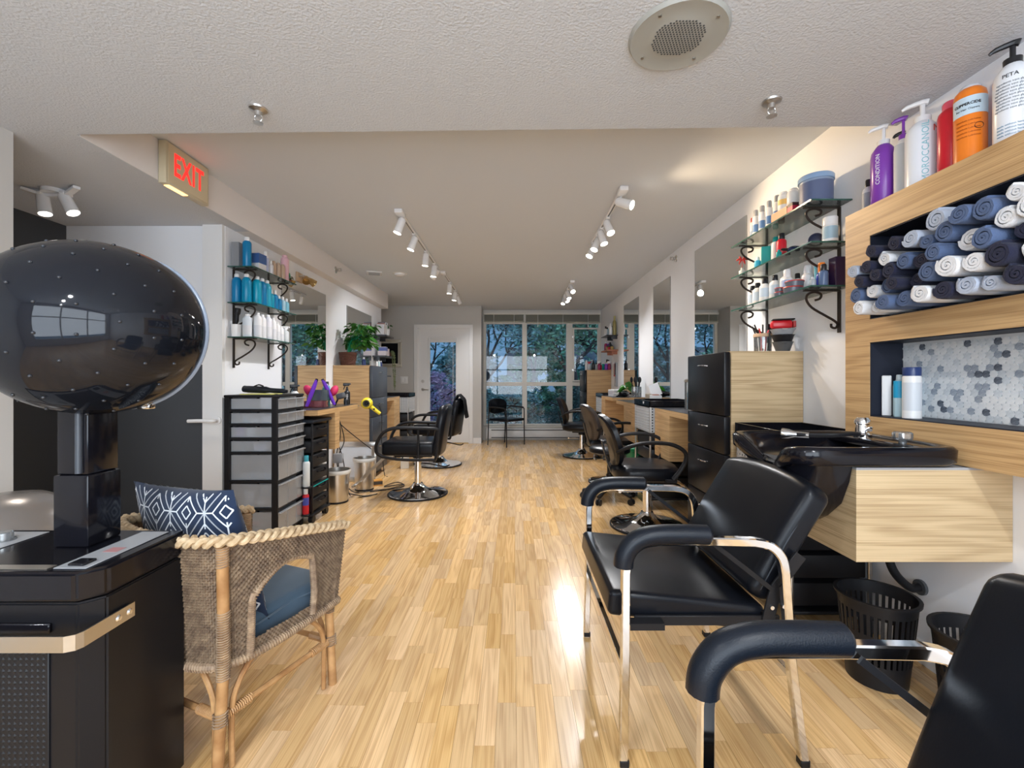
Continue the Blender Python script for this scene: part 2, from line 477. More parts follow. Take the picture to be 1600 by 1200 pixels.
# far window: frames, panes
t = thing('window_1', 'large almond framed window with three bays looking onto trees', 'window', (0, YW, 0)); t['kind'] = 'structure'
xs = [(-.574, -.52), (.155, .245), (.985, 1.10), (1.59, 1.63)]
z0, z1 = .268, 2.183
for k, (a, b) in enumerate(xs):
    bm = bmn(); box(bm, a, b, .02, .10, z0-.005, z1+.02, .004, 1); obj('mullion', bm, M_frame, t, False)
for a, b in ((-.52, .155), (.245, .985), (1.10, 1.59)):
    bm = bmn(); box(bm, a, b, .02, .10, 1.01, 1.082, .004, 1); obj('transom', bm, M_frame, t, False)
    bm = bmn(); box(bm, a, b, .02, .10, z0-.005, z0+.03, .004, 1); obj('sill_rail', bm, M_frame, t, False)
    bm = bmn(); box(bm, a, b, .02, .10, z1-.01, z1+.02, .004, 1); obj('head_rail', bm, M_frame, t, False)
    for (c, d) in ((z0+.03, 1.01), (1.082, z1-.01)):
        bm = bmn(); box(bm, a, b, .055, .059, c, d); obj('pane', bm, M_glass, t, False)
bm = bmn()      # casement sash in the right bay
for (a, b, c, d) in ((1.10, 1.13, 1.09, 2.10), (1.56, 1.59, 1.09, 2.10), (1.13, 1.56, 1.09, 1.12), (1.13, 1.56, 2.07, 2.10)):
    box(bm, a, b, .0, .03, c, d, .003, 1)
obj('sash', bm, M_frame, t, False)
for z in (1.28, 1.90):
    bm = bmn(); box(bm, 1.085, 1.115, -.012, .0, z, z+.05, .003, 1); obj('hinge', bm, M_steel, t)
bm = bmn(); box(bm, wx0, wx1, -.05, .02, .235, .262, .004, 1); obj('sill', bm, M_frame, t, False)

# pulled-up venetian blinds above the window: two units
def blind(x0, x1, z0, lab):
    t = thing('venetian_blind', lab, 'blind', ((x0+x1)/2, YW-.04, 0))
    h = (x1-x0)/2
    bm = bmn(); box(bm, -h, h, -.03, .03, 2.335, 2.38, .003, 1); obj('head_rail', bm, M_frame, t, False)
    n = int((2.33-z0)/.0125)
    for k in range(n):
        z = z0+.02+k*.0125
        bm2 = bmn(); box(bm2, -h+.01, h-.01, -.025, .025, z, z+.0035, M=None); obj('slat', bm2, M_blind, t, False)
    bm = bmn(); box(bm, -h+.005, h-.005, -.027, .027, z0, z0+.016, .003, 1); obj('bottom_rail', bm, M_blind, t, False)
    m = 2 if h < .5 else 3
    for k in range(m):
        xx = -h+2*h*(k+.5)/m
        bm = bmn(); tube(bm, [(xx, -.032, z0-.045), (xx, -.032, 2.34)], .004, 6); cyl(bm, (xx, -.032, z0-.08), (xx, -.032, z0-.045), .007, n=8); obj('cord', bm, M_white, t)
    return t
M_blind = mat('sage_blind_slats', (.40, .40, .33), .5)
blind(-.56, .19, 2.20, 'shorter pulled-up sage blind over the left window bay')
blind(.21, 1.61, 2.185, 'wider pulled-up sage blind over the middle and right window bays')

# baseboard heater
t = thing('baseboard_heater', 'long white baseboard heater below the far window', 'heater', (.6, YW, 0))
bm = bmn(); box(bm, -1.12, .98, -.075, -.001, .03, .225, .008, 2); obj('casing', bm, M_trim, t)
for z in (.045, .185):
    bm = bmn(); box(bm, -1.02, .9, -.079, -.0752, z, z+.018); obj('vent_slot', bm, M_dgrey, t, False)
bm = bmn(); box(bm, -1.10, -1.07, -.07, -.01, 0.0, .03); obj('foot', bm, M_trim, t, False)
bm = bmn(); box(bm, .9, .94, -.07, -.01, 0.0, .03); obj('foot', bm, M_trim, t, False)

# far door
t = thing('door_1', 'white door with a tall glazed panel in the far wall', 'door', (0, YD, 0)); t['kind'] = 'structure'
bm = bmn()
for (a, b, c, d) in ((dx0-.065, dx0, 0, dz+.065), (dx1, dx1+.065, 0, dz+.065), (dx0, dx1, dz, dz+.065)): box(bm, a, b, -.02, .0, c, d, .004, 1)
for (a, b, c, d) in ((dx0, dx0+.012, 0, dz), (dx1-.012, dx1, 0, dz), (dx0, dx1, dz-.012, dz)): box(bm, a, b, -.004, .12, c, d)
obj('casing', bm, M_trim, t, False)
gx0, gx1, gz0, gz1 = -1.49, -1.03, .26, 1.84
bm = bmn(); y0, y1 = .03, .07
box(bm, dx0+.012, gx0, y0, y1, .012, dz-.012); box(bm, gx1, dx1-.012, y0, y1, .012, dz-.012)
box(bm, gx0, gx1, y0, y1, .012, gz0); box(bm, gx0, gx1, y0, y1, gz1, dz-.012)
obj('leaf', bm, M_trim, t, False)
bm = bmn()
for (a, b, c, d) in ((gx0-.03, gx0, gz0-.03, gz1+.03), (gx1, gx1+.03, gz0-.03, gz1+.03), (gx0, gx1, gz1, gz1+.03), (gx0, gx1, gz0-.03, gz0)): box(bm, a, b, y0-.012, y0, c, d, .004, 1)
obj('glazing_bead', bm, M_trim, t, False)
bm = bmn(); box(bm, gx0, gx1, .048, .052, gz0, gz1); obj('pane', bm, M_glass, t, False)
bm = bmn(); box(bm, gx0, gx1, .022, .046, 1.79, 1.84, .003, 1); obj('blind_head', bm, M_white, t, False)
bm = bmn(); tube(bm, [(gx1-.05, .034, 1.79), (gx1-.05, .034, .75)], .004, 6); obj('blind_wand', bm, M_white, t)
bm = bmn(); box(bm, dx0+.012, dx1-.012, .0, .13, 0, .012); obj('threshold', bm, M_gold, t, False)
xh = dx0+.085
bm = bmn(); cyl(bm, (xh, .03, .955), (xh, .018, .955), .028, n=18); tube(bm, spl([(xh, .018, .955), (xh, -.02, .955), (xh+.02, -.03, .955), (xh+.11, -.03, .95)], 4), .009, 8); obj('lever', bm, M_steel, t)
bm = bmn(); cyl(bm, (xh, .03, 1.10), (xh, .012, 1.10), .028, n=18); cyl(bm, (xh, .012, 1.10), (xh, .002, 1.10), .014, n=14); obj('deadbolt', bm, M_steel, t)

t = thing('light_switch', 'white double light switch plate left of the far door', 'switch', (-1.94, YD, 1.12))
bm = bmn(); box(bm, -.065, .065, -.008, 0, -.062, .062, .003, 2); obj('plate', bm, M_white, t)
for s in (-.028, .028):
    bm = bmn(); box(bm, s-.017, s+.017, -.013, -.008, -.034, .034, .002, 1); obj('rocker', bm, M_whiteg, t)

# ================================================================== OUTDOORS
M_bark = noisy(mat('bark', (.03, .028, .03), .9), nscale=30, bump=.5, bdist=.01)
def leafmat(name, c0, c1):
    m = mat(name, c0, .55); noisy(m, nscale=3.0, detail=2, c0=c0, c1=c1, p0=.35, p1=.65); return m
M_leafa = leafmat('dusk_leaves', (.04, .15, .10), (.16, .38, .25))
M_leafb = leafmat('blue_green_leaves', (.06, .17, .20), (.20, .40, .40))
M_leafc = leafmat('dark_hedge_leaves', (.012, .04, .045), (.05, .12, .11))
M_blos = leafmat('mauve_blossom', (.22, .22, .42), (.45, .30, .42))
def leaves(bm, pts, r, n, size, rr, flat=.7):
    for _ in range(n):
        c = rr.choice(pts)
        p = Vector(c)+Vector((rr.gauss(0, r), rr.gauss(0, r), rr.gauss(0, r*flat)))
        a = Vector((rr.uniform(-1, 1), rr.uniform(-1, 1), rr.uniform(-.5, .5))).normalized()*size*rr.uniform(.6, 1.3)
        b = a.cross(Vector((rr.uniform(-1, 1), rr.uniform(-1, 1), rr.uniform(-1, 1)))).normalized()*a.length*.42
        bm.faces.new([bm.verts.new(p-a), bm.verts.new(p+b), bm.verts.new(p+a), bm.verts.new(p-b)])
def tree(lab, loc, seed, h=4.2, trunk=.10, n=5200, size=.055, lm=None, lean=(0, 0), group=None, r0=.30):
    rr = random.Random(seed)
    t = thing('tree', lab, 'tree', loc, 0, group)
    bm = bmn(); tips = []
    def br(p, d, L, r, dep):
        pts = [p]; q = p.copy()
        for k in range(4):
            d = (d+Vector((rr.uniform(-.22, .22), rr.uniform(-.22, .22), rr.uniform(-.05, .16)))).normalized()
            q = q+d*L/4; pts.append(q.copy())
        tube(bm, pts, [r*(1-.14*k) for k in range(5)], 7 if dep < 2 else 4)
        if dep >= 2: tips.extend(pts[2:])
        if dep < 4:
            for _ in range(3 if dep < 3 else 2):
                k = rr.choice((2, 3, 4)) if dep else rr.choice((3, 4))
                nd = (d+Vector((rr.uniform(-1, 1), rr.uniform(-1, 1), rr.uniform(-.25, .6)))*.95).normalized()
                br(pts[k], nd, L*rr.uniform(.6, .85), r*.56, dep+1)
    br(Vector((0, 0, 0)), Vector((lean[0], lean[1], 1)).normalized(), h*.36, trunk, 0)
    obj('trunk', bm, M_bark, t, True)
    bm = bmn(); leaves(bm, tips, r0, n, size, rr)
    obj('foliage', bm, lm or M_leafa, t, False, kind='stuff')
def shrub(lab, loc, seed, rx, ry, rz, n, size, lm, group=None):
    rr = random.Random(seed)
    t = thing('shrub', lab, 'shrub', loc, 0, group)
    bm = bmn()
    for k in range(5): tube(bm, spl([(0, 0, 0), (rr.uniform(-.5, .5)*rx, rr.uniform(-.4, .4)*ry, rz*.6), (rr.uniform(-.9, .9)*rx, rr.uniform(-.6, .6)*ry, rz*1.3)], 3), .014, 5)
    obj('stem', bm, M_bark, t)
    bm = bmn()
    pts = []
    for _ in range(260):
        a = rr.uniform(0, 2*PI); z = rr.uniform(0, 1); q = math.sqrt(max(0, 1-(z*1.7-.7)**2)) if z > .41 else 1
        pts.append((rx*q*math.cos(a)*rr.uniform(.3, 1), ry*q*math.sin(a)*rr.uniform(.3, 1), .05+z*rz*1.7))
    leaves(bm, pts, .07, n, size, rr)
    obj('foliage', bm, lm, t, False, kind='stuff')
bm = bmn(); box(bm, -9, 9, 8.65, 24, -.30, -.06)
M_ground = noisy(mat('garden_ground', (.05, .07, .06), .9), nscale=3, c0=(.02, .035, .03), c1=(.09, .12, .12))
struct('floor', bm, M_ground, 'dark garden ground beyond the far window', 'ground')
tree('leaning dark tree right of centre outside the middle window bay', (1.55, 10.6, -.06), 5, 4.4, .085, 4200, .06, M_leafa, (-.18, 0))
tree('slender tree seen through the left window bay', (-.75, 11.4, -.06), 12, 4.6, .07, 5200, .06, M_leafb, (.25, 0))
tree('thick forked tree behind the right window bay', (2.6, 11.3, -.06), 21, 4.6, .11, 5200, .06, M_leafa, (-.05, 0))
tree('pale leafy tree furthest back in the middle of the garden', (.6, 14.2, -.06), 33, 5.0, .08, 7000, .085, M_leafb, (0, 0), r0=.5)
tree('leafy tree outside the glazed door', (-2.7, 12.6, -.06), 41, 4.6, .08, 5200, .08, M_leafb, (.1, 0), r0=.45)
shrub('dark glossy shrub outside the middle window bay low down', (1.25, 9.7, -.06), 2, .62, .4, .55, 3600, .032, M_leafc)
shrub('dark shrub outside the right window bay behind the styling chair', (2.2, 9.9, -.06), 4, .5, .4, .55, 2600, .035, M_leafc)
shrub('blue-green shrub outside the left window bay behind the armchair', (-.1, 10.2, -.06), 6, .75, .4, .62, 3800, .042, M_leafb)
shrub('mauve flowering shrub outside the glazed door', (-1.75, 9.9, -.06), 8, .55, .4, .75, 3800, .04, M_blos)
for k, (xx, lab) in enumerate(((-4.2, 'dark hedge far left behind the door glass'), (-1.6, 'tall hedge between door and window'), (1.0, 'tall hedge straight behind the middle bay'), (3.6, 'tall hedge at the right end of the garden'), (6.0, 'hedge seen only at the far right of the garden'))):
    shrub(lab, (xx, 15.6, -.06), 60+k, 1.5, .5, 1.35, 6500, .10, (M_leafa, M_leafb)[k % 2], 'hedges at the back of the garden')
# neighbour's pale building far behind the trees
t = thing('building', 'pale blue neighbouring building behind the garden trees', 'building', (1.5, 19.5, -.06))
M_nb = noisy(mat('pale_blue_render', (.34, .50, .62), .8), nscale=4, bump=.1)
M_nbw = mat('dusk_window', (.05, .08, .11), .15)
bm = bmn(); box(bm, -9, 9, 0, 2, 0, 3.6); obj('wall', bm, M_nb, t, False)
bm = bmn(); box(bm, -9.2, 9.2, -.25, 2.2, 3.6, 3.75); obj('roof', bm, M_whiteg, t, False)
for xx in (-7, -4.4, -1.8, .8, 3.4, 6):
    bm = bmn(); box(bm, xx, xx+1.3, -.03, .02, 1.1, 2.6); obj('window', bm, M_nbw, t, False)

# ================================================================== CEILING FIXTURES, MIRRORS, WALL UNIT
# mirrors on the walls
def mirror(lab, side, y0, y1, z0, z1):
    X = XR if side > 0 else XL
    t = thing('wall_mirror', lab, 'mirror', (X, (y0+y1)/2, z0))
    h = (y1-y0)/2
    bm = bmn(); box(bm, *( (-.005, -.001) if side > 0 else (.001, .005)), -h, h, 0, z1-z0); obj('backing', bm, M_dgrey, t, False)
    a = -.0075 if side > 0 else .005; b = -.005 if side > 0 else .0075
    bm = bmn(); box(bm, a, b, -h, h, 0, z1-z0); obj('silvered_glass', bm, M_mirror, t, False)
mirror('wide mirror beside the glass shelves on the right wall', 1, 3.13, 4.02, .89, 2.28)
mirror('middle mirror of the right wall, above the tissue box', 1, 4.66, 5.22, .90, 2.205)
mirror('mirror of the right wall nearest the far window', 1, 5.84, 6.62, .92, 2.215)
mirror('mirror on the left wall beside the blue bottles', -1, 3.91, 4.82, .90, 2.04)
mirror('mirror on the left wall behind the potted vine', -1, 5.43, 6.36, .90, 2.03)

# track lighting
M_lamp = mat('lit_lamp_glass', (1, .98, .92), .4, emis=(1, .90, .74), es=14)
M_lampw = mat('lit_lamp_dim', (1, .98, .92), .4, emis=(1, .96, .90), es=5)
def spot(parent, loc, dirv, power, col=(1, .92, .82), size=1.9):
    l = bpy.data.lights.new('spot_lamp', 'SPOT'); l.energy = power; l.color = col; l.spot_size = size; l.spot_blend = .8
    l.shadow_soft_size = .035
    o = bpy.data.objects.new('spot_lamp', l); link(o, parent); o.location = loc
    o.rotation_euler = Vector(dirv).to_track_quat('-Z', 'Y').to_euler()
def head(parent, y, dirv, power, lampm, drop=.075, L=.11, r=.033, x=0.0, col=(1, .92, .82)):
    d = Vector(dirv).normalized()
    c = Vector((x, y, -drop))
    bm = bmn(); cyl(bm, (x, y, -.02), c, .006, n=8); box(bm, x-.014, x+.014, y-.03, y+.03, -.034, -.018, .003, 1)
    h = obj('lamp_head', bm, M_whiteg, parent)
    q = d.to_track_quat('Z', 'Y').to_matrix().to_4x4()
    M = Matrix.Translation(c-d*.02) @ q
    bm = bmn(); lathe(bm, [(0, -.012), (r*.75, -.012), (r*.92, .0), (r, L), (r*.93, L), (r*.90, L-.012)], 20, M)
    obj('shade', bm, M_whiteg, h)
    bm = bmn(); lathe(bm, [(0, L-.004), (r*.86, L-.004), (r*.9, L-.014), (0, L-.02)], 20, M)
    obj('bulb', bm, lampm, h)
    spot(parent, tuple(c+d*(L+.01)), tuple(d), power, col)
def track(lab, x, y0, y1, heads, lampm, power):
    t = thing('track_light', lab, 'light', (x, y0, ZH))
    bm = bmn(); box(bm, -.018, .018, 0, y1-y0, -.020, -.0005, .003, 1); obj('rail', bm, M_whiteg, t, False)
    bm = bmn(); box(bm, -.0045, .0045, .05, y1-y0-.05, -.0208, -.0201); obj('slot', bm, M_dgrey, t, False)
    bm = bmn(); box(bm, -.03, .03, -.05, .08, -.032, -.0005, .006, 2); obj('feed_box', bm, M_whiteg, t)
    for hd in heads:
        y, d = hd[0], hd[1]; pw = hd[2] if len(hd) > 2 else power
        head(t, y-y0, d, pw, lampm, col=hd[3] if len(hd) > 3 else (.97, .97, .98))
    return t
PW = 24
track('near left track light with five white lamp heads', -.88, 3.45, 5.15,
      [(3.50, (-.35, -.1, -1)), (3.95, (-.35, -.1, -1)), (4.48, (-.1, 0, -1)), (4.95, (-.12, .0, -1)), (5.10, (-.7, .5, -.9))], M_lamp, PW)
track('far left track light towards the glazed door', -.85, 5.40, 6.85,
      [(5.93, (-.1, 0, -1)), (6.45, (-.15, 0, -1)), (6.75, (.4, .5, -.9))], M_lamp, PW)
track('near right track light with a glaring first lamp head', .74, 3.05, 4.30,
      [(3.10, (.72, -.55, -.42), 24, (1, .74, .46)), (3.55, (.25, -.5, -1)), (3.80, (.25, -.3, -1)), (3.98, (-.4, -.3, -1)), (4.2, (-.5, -.3, -1))], M_lamp, PW)
track('far right track light nearest the window', .765, 5.90, 6.95,
      [(5.98, (.2, -.7, -.8)), (6.38, (.2, -.5, -1)), (6.62, (.3, -.4, -1)), (6.82, (-.3, -.4, -1))], M_lamp, PW)

# two unseen fill tracks, added behind the viewer to brighten the near zone
def added_fill_track(lab, x, y0, y1, ys):
    t = thing('track_light', lab, 'light', (x, y0, ZL))
    b_ = bmn(); box(b_, -.018, .018, 0, y1-y0, -.020, -.0005, .003, 1); obj('rail', b_, M_whiteg, t, False)
    for y, d in ys: head(t, y-y0, d, 20, M_lampw, col=(.93, .97, 1))
added_fill_track('left added fill track light, unseen on the low ceiling behind the viewer', -.75, -1.0, -.1, [(-.9, (-.25, .3, -1)), (-.55, (-.3, .55, -.8)), (-.2, (.1, .8, -.8))])
added_fill_track('right added fill track light, unseen on the low ceiling behind the viewer', .75, -1.0, -.1, [(-.9, (.25, .3, -1)), (-.55, (.3, .55, -.8)), (-.2, (.2, .8, -.8))])

# passage ceiling lamp with two heads on an arched bar
t = thing('ceiling_spotlight', 'white arched two-head ceiling spotlight in the side passage', 'light', (-2.62, 2.55, ZL))
bm = bmn(); cyl(bm, (0, 0, -.022), (0, 0, 0), .055, n=24); obj('canopy', bm, M_whiteg, t)
bm = bmn(); tube(bm, spl([(-.13, -.05, -.012), (-.05, .0, -.03), (.06, .0, -.03), (.19, -.06, -.012)], 6), 1, sec=sq(.016, .008), up=(0, 0, 1)); obj('bar', bm, M_whiteg, t)
for xx, dv in ((-.06, (.25, -.1, -1)), (.07, (.55, .0, -1))):
    h = head(t, 0, dv, 5, M_lampw, .055, .11, .032, xx)

# exit sign on the soffit
t = thing('exit_sign', 'cream exit sign with glowing red letters on the left soffit', 'sign', (-1.925, 2.59, 2.195))
M_exit = mat('exit_sign_housing', (.60, .52, .36), .45)
bm = bmn(); box(bm, .002, .045, -.17, .17, 0, .232, .004, 2); obj('housing', bm, M_exit, t)
bm = bmn(); box(bm, .0455, .048, -.155, .155, .012, .222, .002, 1); obj('face_plate', bm, mat('exit_face', (.66, .55, .36), .5), t)
M_exitred = mat('exit_red', (.7, .02, .015), .4, emis=(1, .025, .018), es=.9)
Mt = Matrix.Translation((.0485, .0, .118)) @ Matrix.Rotation(PI/2, 4, 'Z') @ Matrix.Diagonal((1.0, 1, 1.62, 1))
text('EXIT', .106, M_exitred, t, Mt, name='lettering', extr=.0006, bold=.0026)
bm = bmn(); box(bm, .01, .04, -.14, .0, -.004, .0001); obj('down_light', bm, mat('exit_downlight', (.9, .6, .3), .4, emis=(1, .55, .2), es=1.6), t, False)

# ceiling speaker, sprinklers, detectors
t = thing('ceiling_speaker', 'round beige ceiling speaker grille above the viewer', 'speaker', (.515, 1.405, ZL))
bm = bmn(); lathe(bm, [(0, -.010), (.085, -.010), (.10, -.006), (.145, -.012), (.152, -.001), (0, -.001)], 40); obj('bezel', bm, mat('speaker_beige', (.38, .38, .35), .5), t)
bm = bmn()
for i in range(-8, 9):
    for j in range(-8, 9):
        x, y = (i+.5*(j % 2))*.0098, j*.0085
        if x*x+y*y < .078**2: cyl(bm, (x, y, -.0112), (x, y, -.0102), .0033, n=6)
obj('grille_holes', bm, M_dgrey, t, False, kind='stuff')
for a in range(4):
    bm = bmn(); x, y = .122*math.cos(a*PI/2+.8), .122*math.sin(a*PI/2+.8); cyl(bm, (x, y, -.013), (x, y, -.008), .005, n=8); obj('screw', bm, M_steel, t)
def sprinkler(lab, loc, M):
    t = thing('fire_sprinkler', lab, 'sprinkler', loc)
    bm = bmn(); lathe(bm, [(0, 0), (.036, 0), (.034, -.006), (.014, -.012), (.012, -.028), (0, -.028)], 20, M); obj('escutcheon', bm, M_steel, t)
    bm = bmn()
    tube(bm, [M @ Vector(p) for p in spl([(.010, 0, -.026), (.016, 0, -.04), (.004, 0, -.056)], 3)], .0025, 6)
    tube(bm, [M @ Vector(p) for p in spl([(-.010, 0, -.026), (-.016, 0, -.04), (-.004, 0, -.056)], 3)], .0025, 6)
    lathe(bm, [(0, -.056), (.019, -.056), (.019, -.0585), (0, -.0585)], 14, M); obj('deflector', bm, M_steel, t)
sprinkler('steel fire sprinkler on the low ceiling at left', (-1.02, 1.787, ZL), Matrix.Identity(4))
sprinkler('steel fire sprinkler on the low ceiling at right', (1.0, 1.738, ZL), Matrix.Identity(4))
sprinkler('side-mounted sprinkler on the left soffit face', (-1.925, 4.84, 2.315), Matrix.Rotation(-PI/2, 4, 'Y'))
sprinkler('side-mounted sprinkler high on the right wall between mirrors', (XR, 4.50, 2.345), Matrix.Rotation(PI/2, 4, 'Y'))
t = thing('smoke_detector', 'round white smoke detector on the high ceiling', 'detector', (-1.40, 5.5, ZH))
bm = bmn(); lathe(bm, [(0, -.035), (.03, -.035), (.05, -.024), (.062, -.020), (.066, -.0005), (0, -.0005)], 28); obj('housing', bm, M_whiteg, t)
bm = bmn(); lathe(bm, [(0, -.004), (.085, -.004), (.09, -.0005), (0, -.0005)], 28); obj('base_plate', bm, M_white, t)
t = thing('ceiling_vent', 'small square louvred vent on the high ceiling near the soffit', 'vent', (-1.70, 5.45, ZH), .3)
bm = bmn(); box(bm, -.09, .09, -.09, .09, -.014, -.0005, .004, 1); obj('frame', bm, M_whiteg, t)
for k in range(4):
    bm = bmn(); box(bm, -.065, .065, -.062+k*.035, -.045+k*.035, -.020, -.0142); obj('louvre', bm, M_grey, t, False)

# gold-headed wall spotlight above the left mirror
t = thing('wall_spotlight', 'brass two-head wall spotlight above the left mirror', 'light', (XL, 4.22, 2.09))
bm = bmn(); box(bm, .0, .02, -.06, .06, -.045, .045, .008, 2); obj('mount', bm, mat('peach_enamel', (.62, .45, .30), .4), t)
for yy, d in ((-.035, Vector((.25, -.5, -.5))), (.045, Vector((.75, .15, -.55)))):
    bm = bmn(); tube(bm, spl([(.02, yy, 0), (.07, yy, .012), (.09, yy, -.02)], 4), .006, 8); a = obj('arm', bm, M_steel, t)
    M = Matrix.Translation((.09, yy, -.02)) @ d.to_track_quat('Z', 'Y').to_matrix().to_4x4()
    bm = bmn(); lathe(bm, [(0, -.03), (.018, -.026), (.028, 0), (.036, .05), (.033, .05), (.022, .005), (0, .0)], 18, M); obj('reflector', bm, M_gold, a)

# ---------------------------------------------------------------- oak wall unit with two niches
UX, UY0, UY1, UZ0, UZ1 = 1.48, .62, 2.0, .845, 1.855
N1 = (1.38, 1.728); N2 = (.977, 1.284); NY0, NY1 = .80, 1.865
wu = thing('wall_shelf_unit', 'oak wall unit with a towel niche above a mosaic niche', 'shelf unit', (UX, 0, 0))
D = XR-UX-.001
bm = bmn()
box(bm, 0, D, UY0, UY1, N1[1], UZ1); box(bm, 0, D, UY0, UY1, N2[1], N1[0]); box(bm, 0, D, UY0, UY1, UZ0, N2[0])
box(bm, 0, D, NY1, UY1, N2[0], N2[1]); box(bm, 0, D, NY1, UY1, N1[0], N1[1])
box(bm, 0, D, UY0, NY0, N2[0], N2[1]); box(bm, 0, D, UY0, NY0, N1[0], N1[1])
bmesh.ops.remove_doubles(bm, verts=bm.verts[:], dist=1e-5)
obj('carcass', bm, M_oak, wu, False)
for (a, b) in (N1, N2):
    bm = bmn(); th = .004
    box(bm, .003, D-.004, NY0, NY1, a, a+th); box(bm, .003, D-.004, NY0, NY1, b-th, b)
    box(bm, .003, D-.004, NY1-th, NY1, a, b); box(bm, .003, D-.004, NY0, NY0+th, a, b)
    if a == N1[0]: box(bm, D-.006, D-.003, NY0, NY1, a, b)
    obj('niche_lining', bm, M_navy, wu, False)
# hexagonal marble mosaic
bm = bmn(); box(bm, D-.012, D-.008, NY0+.004, NY1-.004, N2[0]+.004, N2[1]-.004); obj('grout', bm, mat('white_grout', (.62, .64, .66), .8), wu, False)
def marble(n, a, b): return noisy(mat(n, a, .22), nscale=34, detail=6, distort=1.5, c0=a, c1=b)
TM = [marble('marble_white', (.66, .68, .70), (.78, .79, .80)), marble('marble_pale', (.50, .54, .58), (.70, .73, .76)),
      marble('marble_mid', (.22, .26, .32), (.42, .46, .52)), marble('marble_dark', (.045, .055, .075), (.20, .23, .28))]
pt = .0252; tile_me = []
for m in TM:
    b = bmn()
    for k, (rad, zz) in enumerate(((pt*.555, 0),)):
        pts = [(rad*math.cos(PI/6+PI/3*i), rad*math.sin(PI/6+PI/3*i)) for i in range(6)]
        prism(b, pts, .003, Matrix.Rotation(-PI/2, 4, 'Y'))
    tile_me.append(mesh('hex_tile', b, m, False))
rt = random.Random(11); far_b = bmn(); cnt = 0
nrow = int((N2[1]-N2[0]-.01)/(pt*.866))
for r_ in range(nrow):
    z = N2[0]+.004+pt*.58+r_*pt*.866
    for c_ in range(int((NY1-NY0)/pt)):
        y = NY1-.004-pt*.55-c_*pt-(pt/2 if r_ % 2 else 0)
        if y < NY0+pt*.5 or z > N2[1]-.004-pt*.5: continue
        u = rt.random(); k = 0 if u < .62 else 1 if u < .84 else 2 if u < .94 else 3
        if y > 1.42 and cnt < 300:
            o = bpy.data.objects.new('hex_tile', tile_me[k]); link(o, wu); o.location = (D-.0122, y, z); cnt += 1
        else:
            prism(far_b, [(pt*.555*math.cos(PI/6+PI/3*i), pt*.555*math.sin(PI/6+PI/3*i)) for i in range(6)], .003, Matrix.Translation((D-.0122, y, z)) @ Matrix.Rotation(-PI/2, 4, 'Y'))
obj('hex_tile', far_b, TM[1], wu, False, kind='stuff')

# rolled towels
TC = {'W': ('white', (.82, .83, .86)), 'P': ('pale blue-grey', (.46, .52, .64)), 'B': ('slate blue', (.085, .13, .25)), 'N': ('dark navy', (.012, .014, .040))}
TMt = {k: noisy(mat('terry_'+v[0].replace(' ', '_').replace('-', '_'), v[1], .95, sheen=.08), nscale=420, detail=3, bump=.9, bdist=.003) for k, v in TC.items()}
def towel_mesh(key, seed):
    rr = random.Random(seed); b = bmn()
    turns = 3.2; n = 46; R1 = .0315; th = .0075; L = .17
    ph = rr.uniform(0, 6.28); wob = [rr.uniform(-.0018, .0018) for _ in range(6)]; sq_ = rr.uniform(.82, 1.05)
    def prof(x, grow):
        out = []; inn = []
        for i in range(n+1):
            t = i/n; a = ph+t*turns*2*PI
            r = .004+(R1-.004)*t
            r += sum(wob[k]*math.sin((k+1)*a*.5+k) for k in range(3))*t
            r *= grow
            r += rr.uniform(-.0006, .0006)*t; out.append(Vector((x+rr.uniform(-.0012, .0012)*(1 if x < .01 else 0), (r)*math.cos(a), r*math.sin(a)*sq_)))
            ri = max(r-th*.86, .0012)
            inn.append(Vector((x, ri*math.cos(a), ri*math.sin(a)*sq_)))
        return out+list(reversed(inn))
    xs = [(0, .93), (.004, 1.0), (.02, 1.01), (L-.02, 1.0), (L, .96)]
    ring_loft(b, [prof(x, g) for x, g in xs])
    return mesh('rolled_towel', b, TMt[key], True, 60)
tow_me = {k: [towel_mesh(k, s) for s in range(3)] for k in TC}
TW = [(1385,215,80,'W'),(1380,400,90,'W'),(1180,385,88,'B'),(960,410,85,'B'),(740,470,85,'P'),(515,550,75,'P'),(400,580,62,'N'),(600,620,66,'B'),(770,605,78,'B'),(945,635,98,'W'),(1200,500,78,'W'),(1170,640,85,'B'),(1385,555,70,'N'),(1345,705,96,'W'),(1020,755,88,'W'),(765,722,68,'B'),(612,742,68,'N'),(498,748,60,'B'),(330,745,62,'W'),(262,690,52,'N'),(115,822,56,'P'),(200,780,46,'N'),(190,885,46,'N'),(295,852,54,'N'),(398,835,56,'N'),(555,830,50,'N'),(660,882,75,'B'),(830,825,104,'W'),(1185,790,95,'N'),(990,905,88,'P'),(1350,865,90,'P'),(1170,930,92,'N'),(460,925,62,'N'),(350,942,52,'B'),(250,960,62,'W'),(116,980,58,'B'),(360,1030,70,'B'),(500,1050,74,'B'),(630,1000,84,'W'),(775,990,82,'N'),(185,1088,50,'W'),(275,1085,54,'W'),(1045,1000,62,'P')]
XE = 1.40; P = []
for (u, v, r, k) in TW:
    px, py = 1320+u/5, 260+v/5
    y = XE*F/(px-CX); z = EYE-(py-CY)/F*y
    rad = r/5*y/F*1.0
    P.append([y, z, min(max(rad*1.14, .032), .045), k])
rr = random.Random(5)
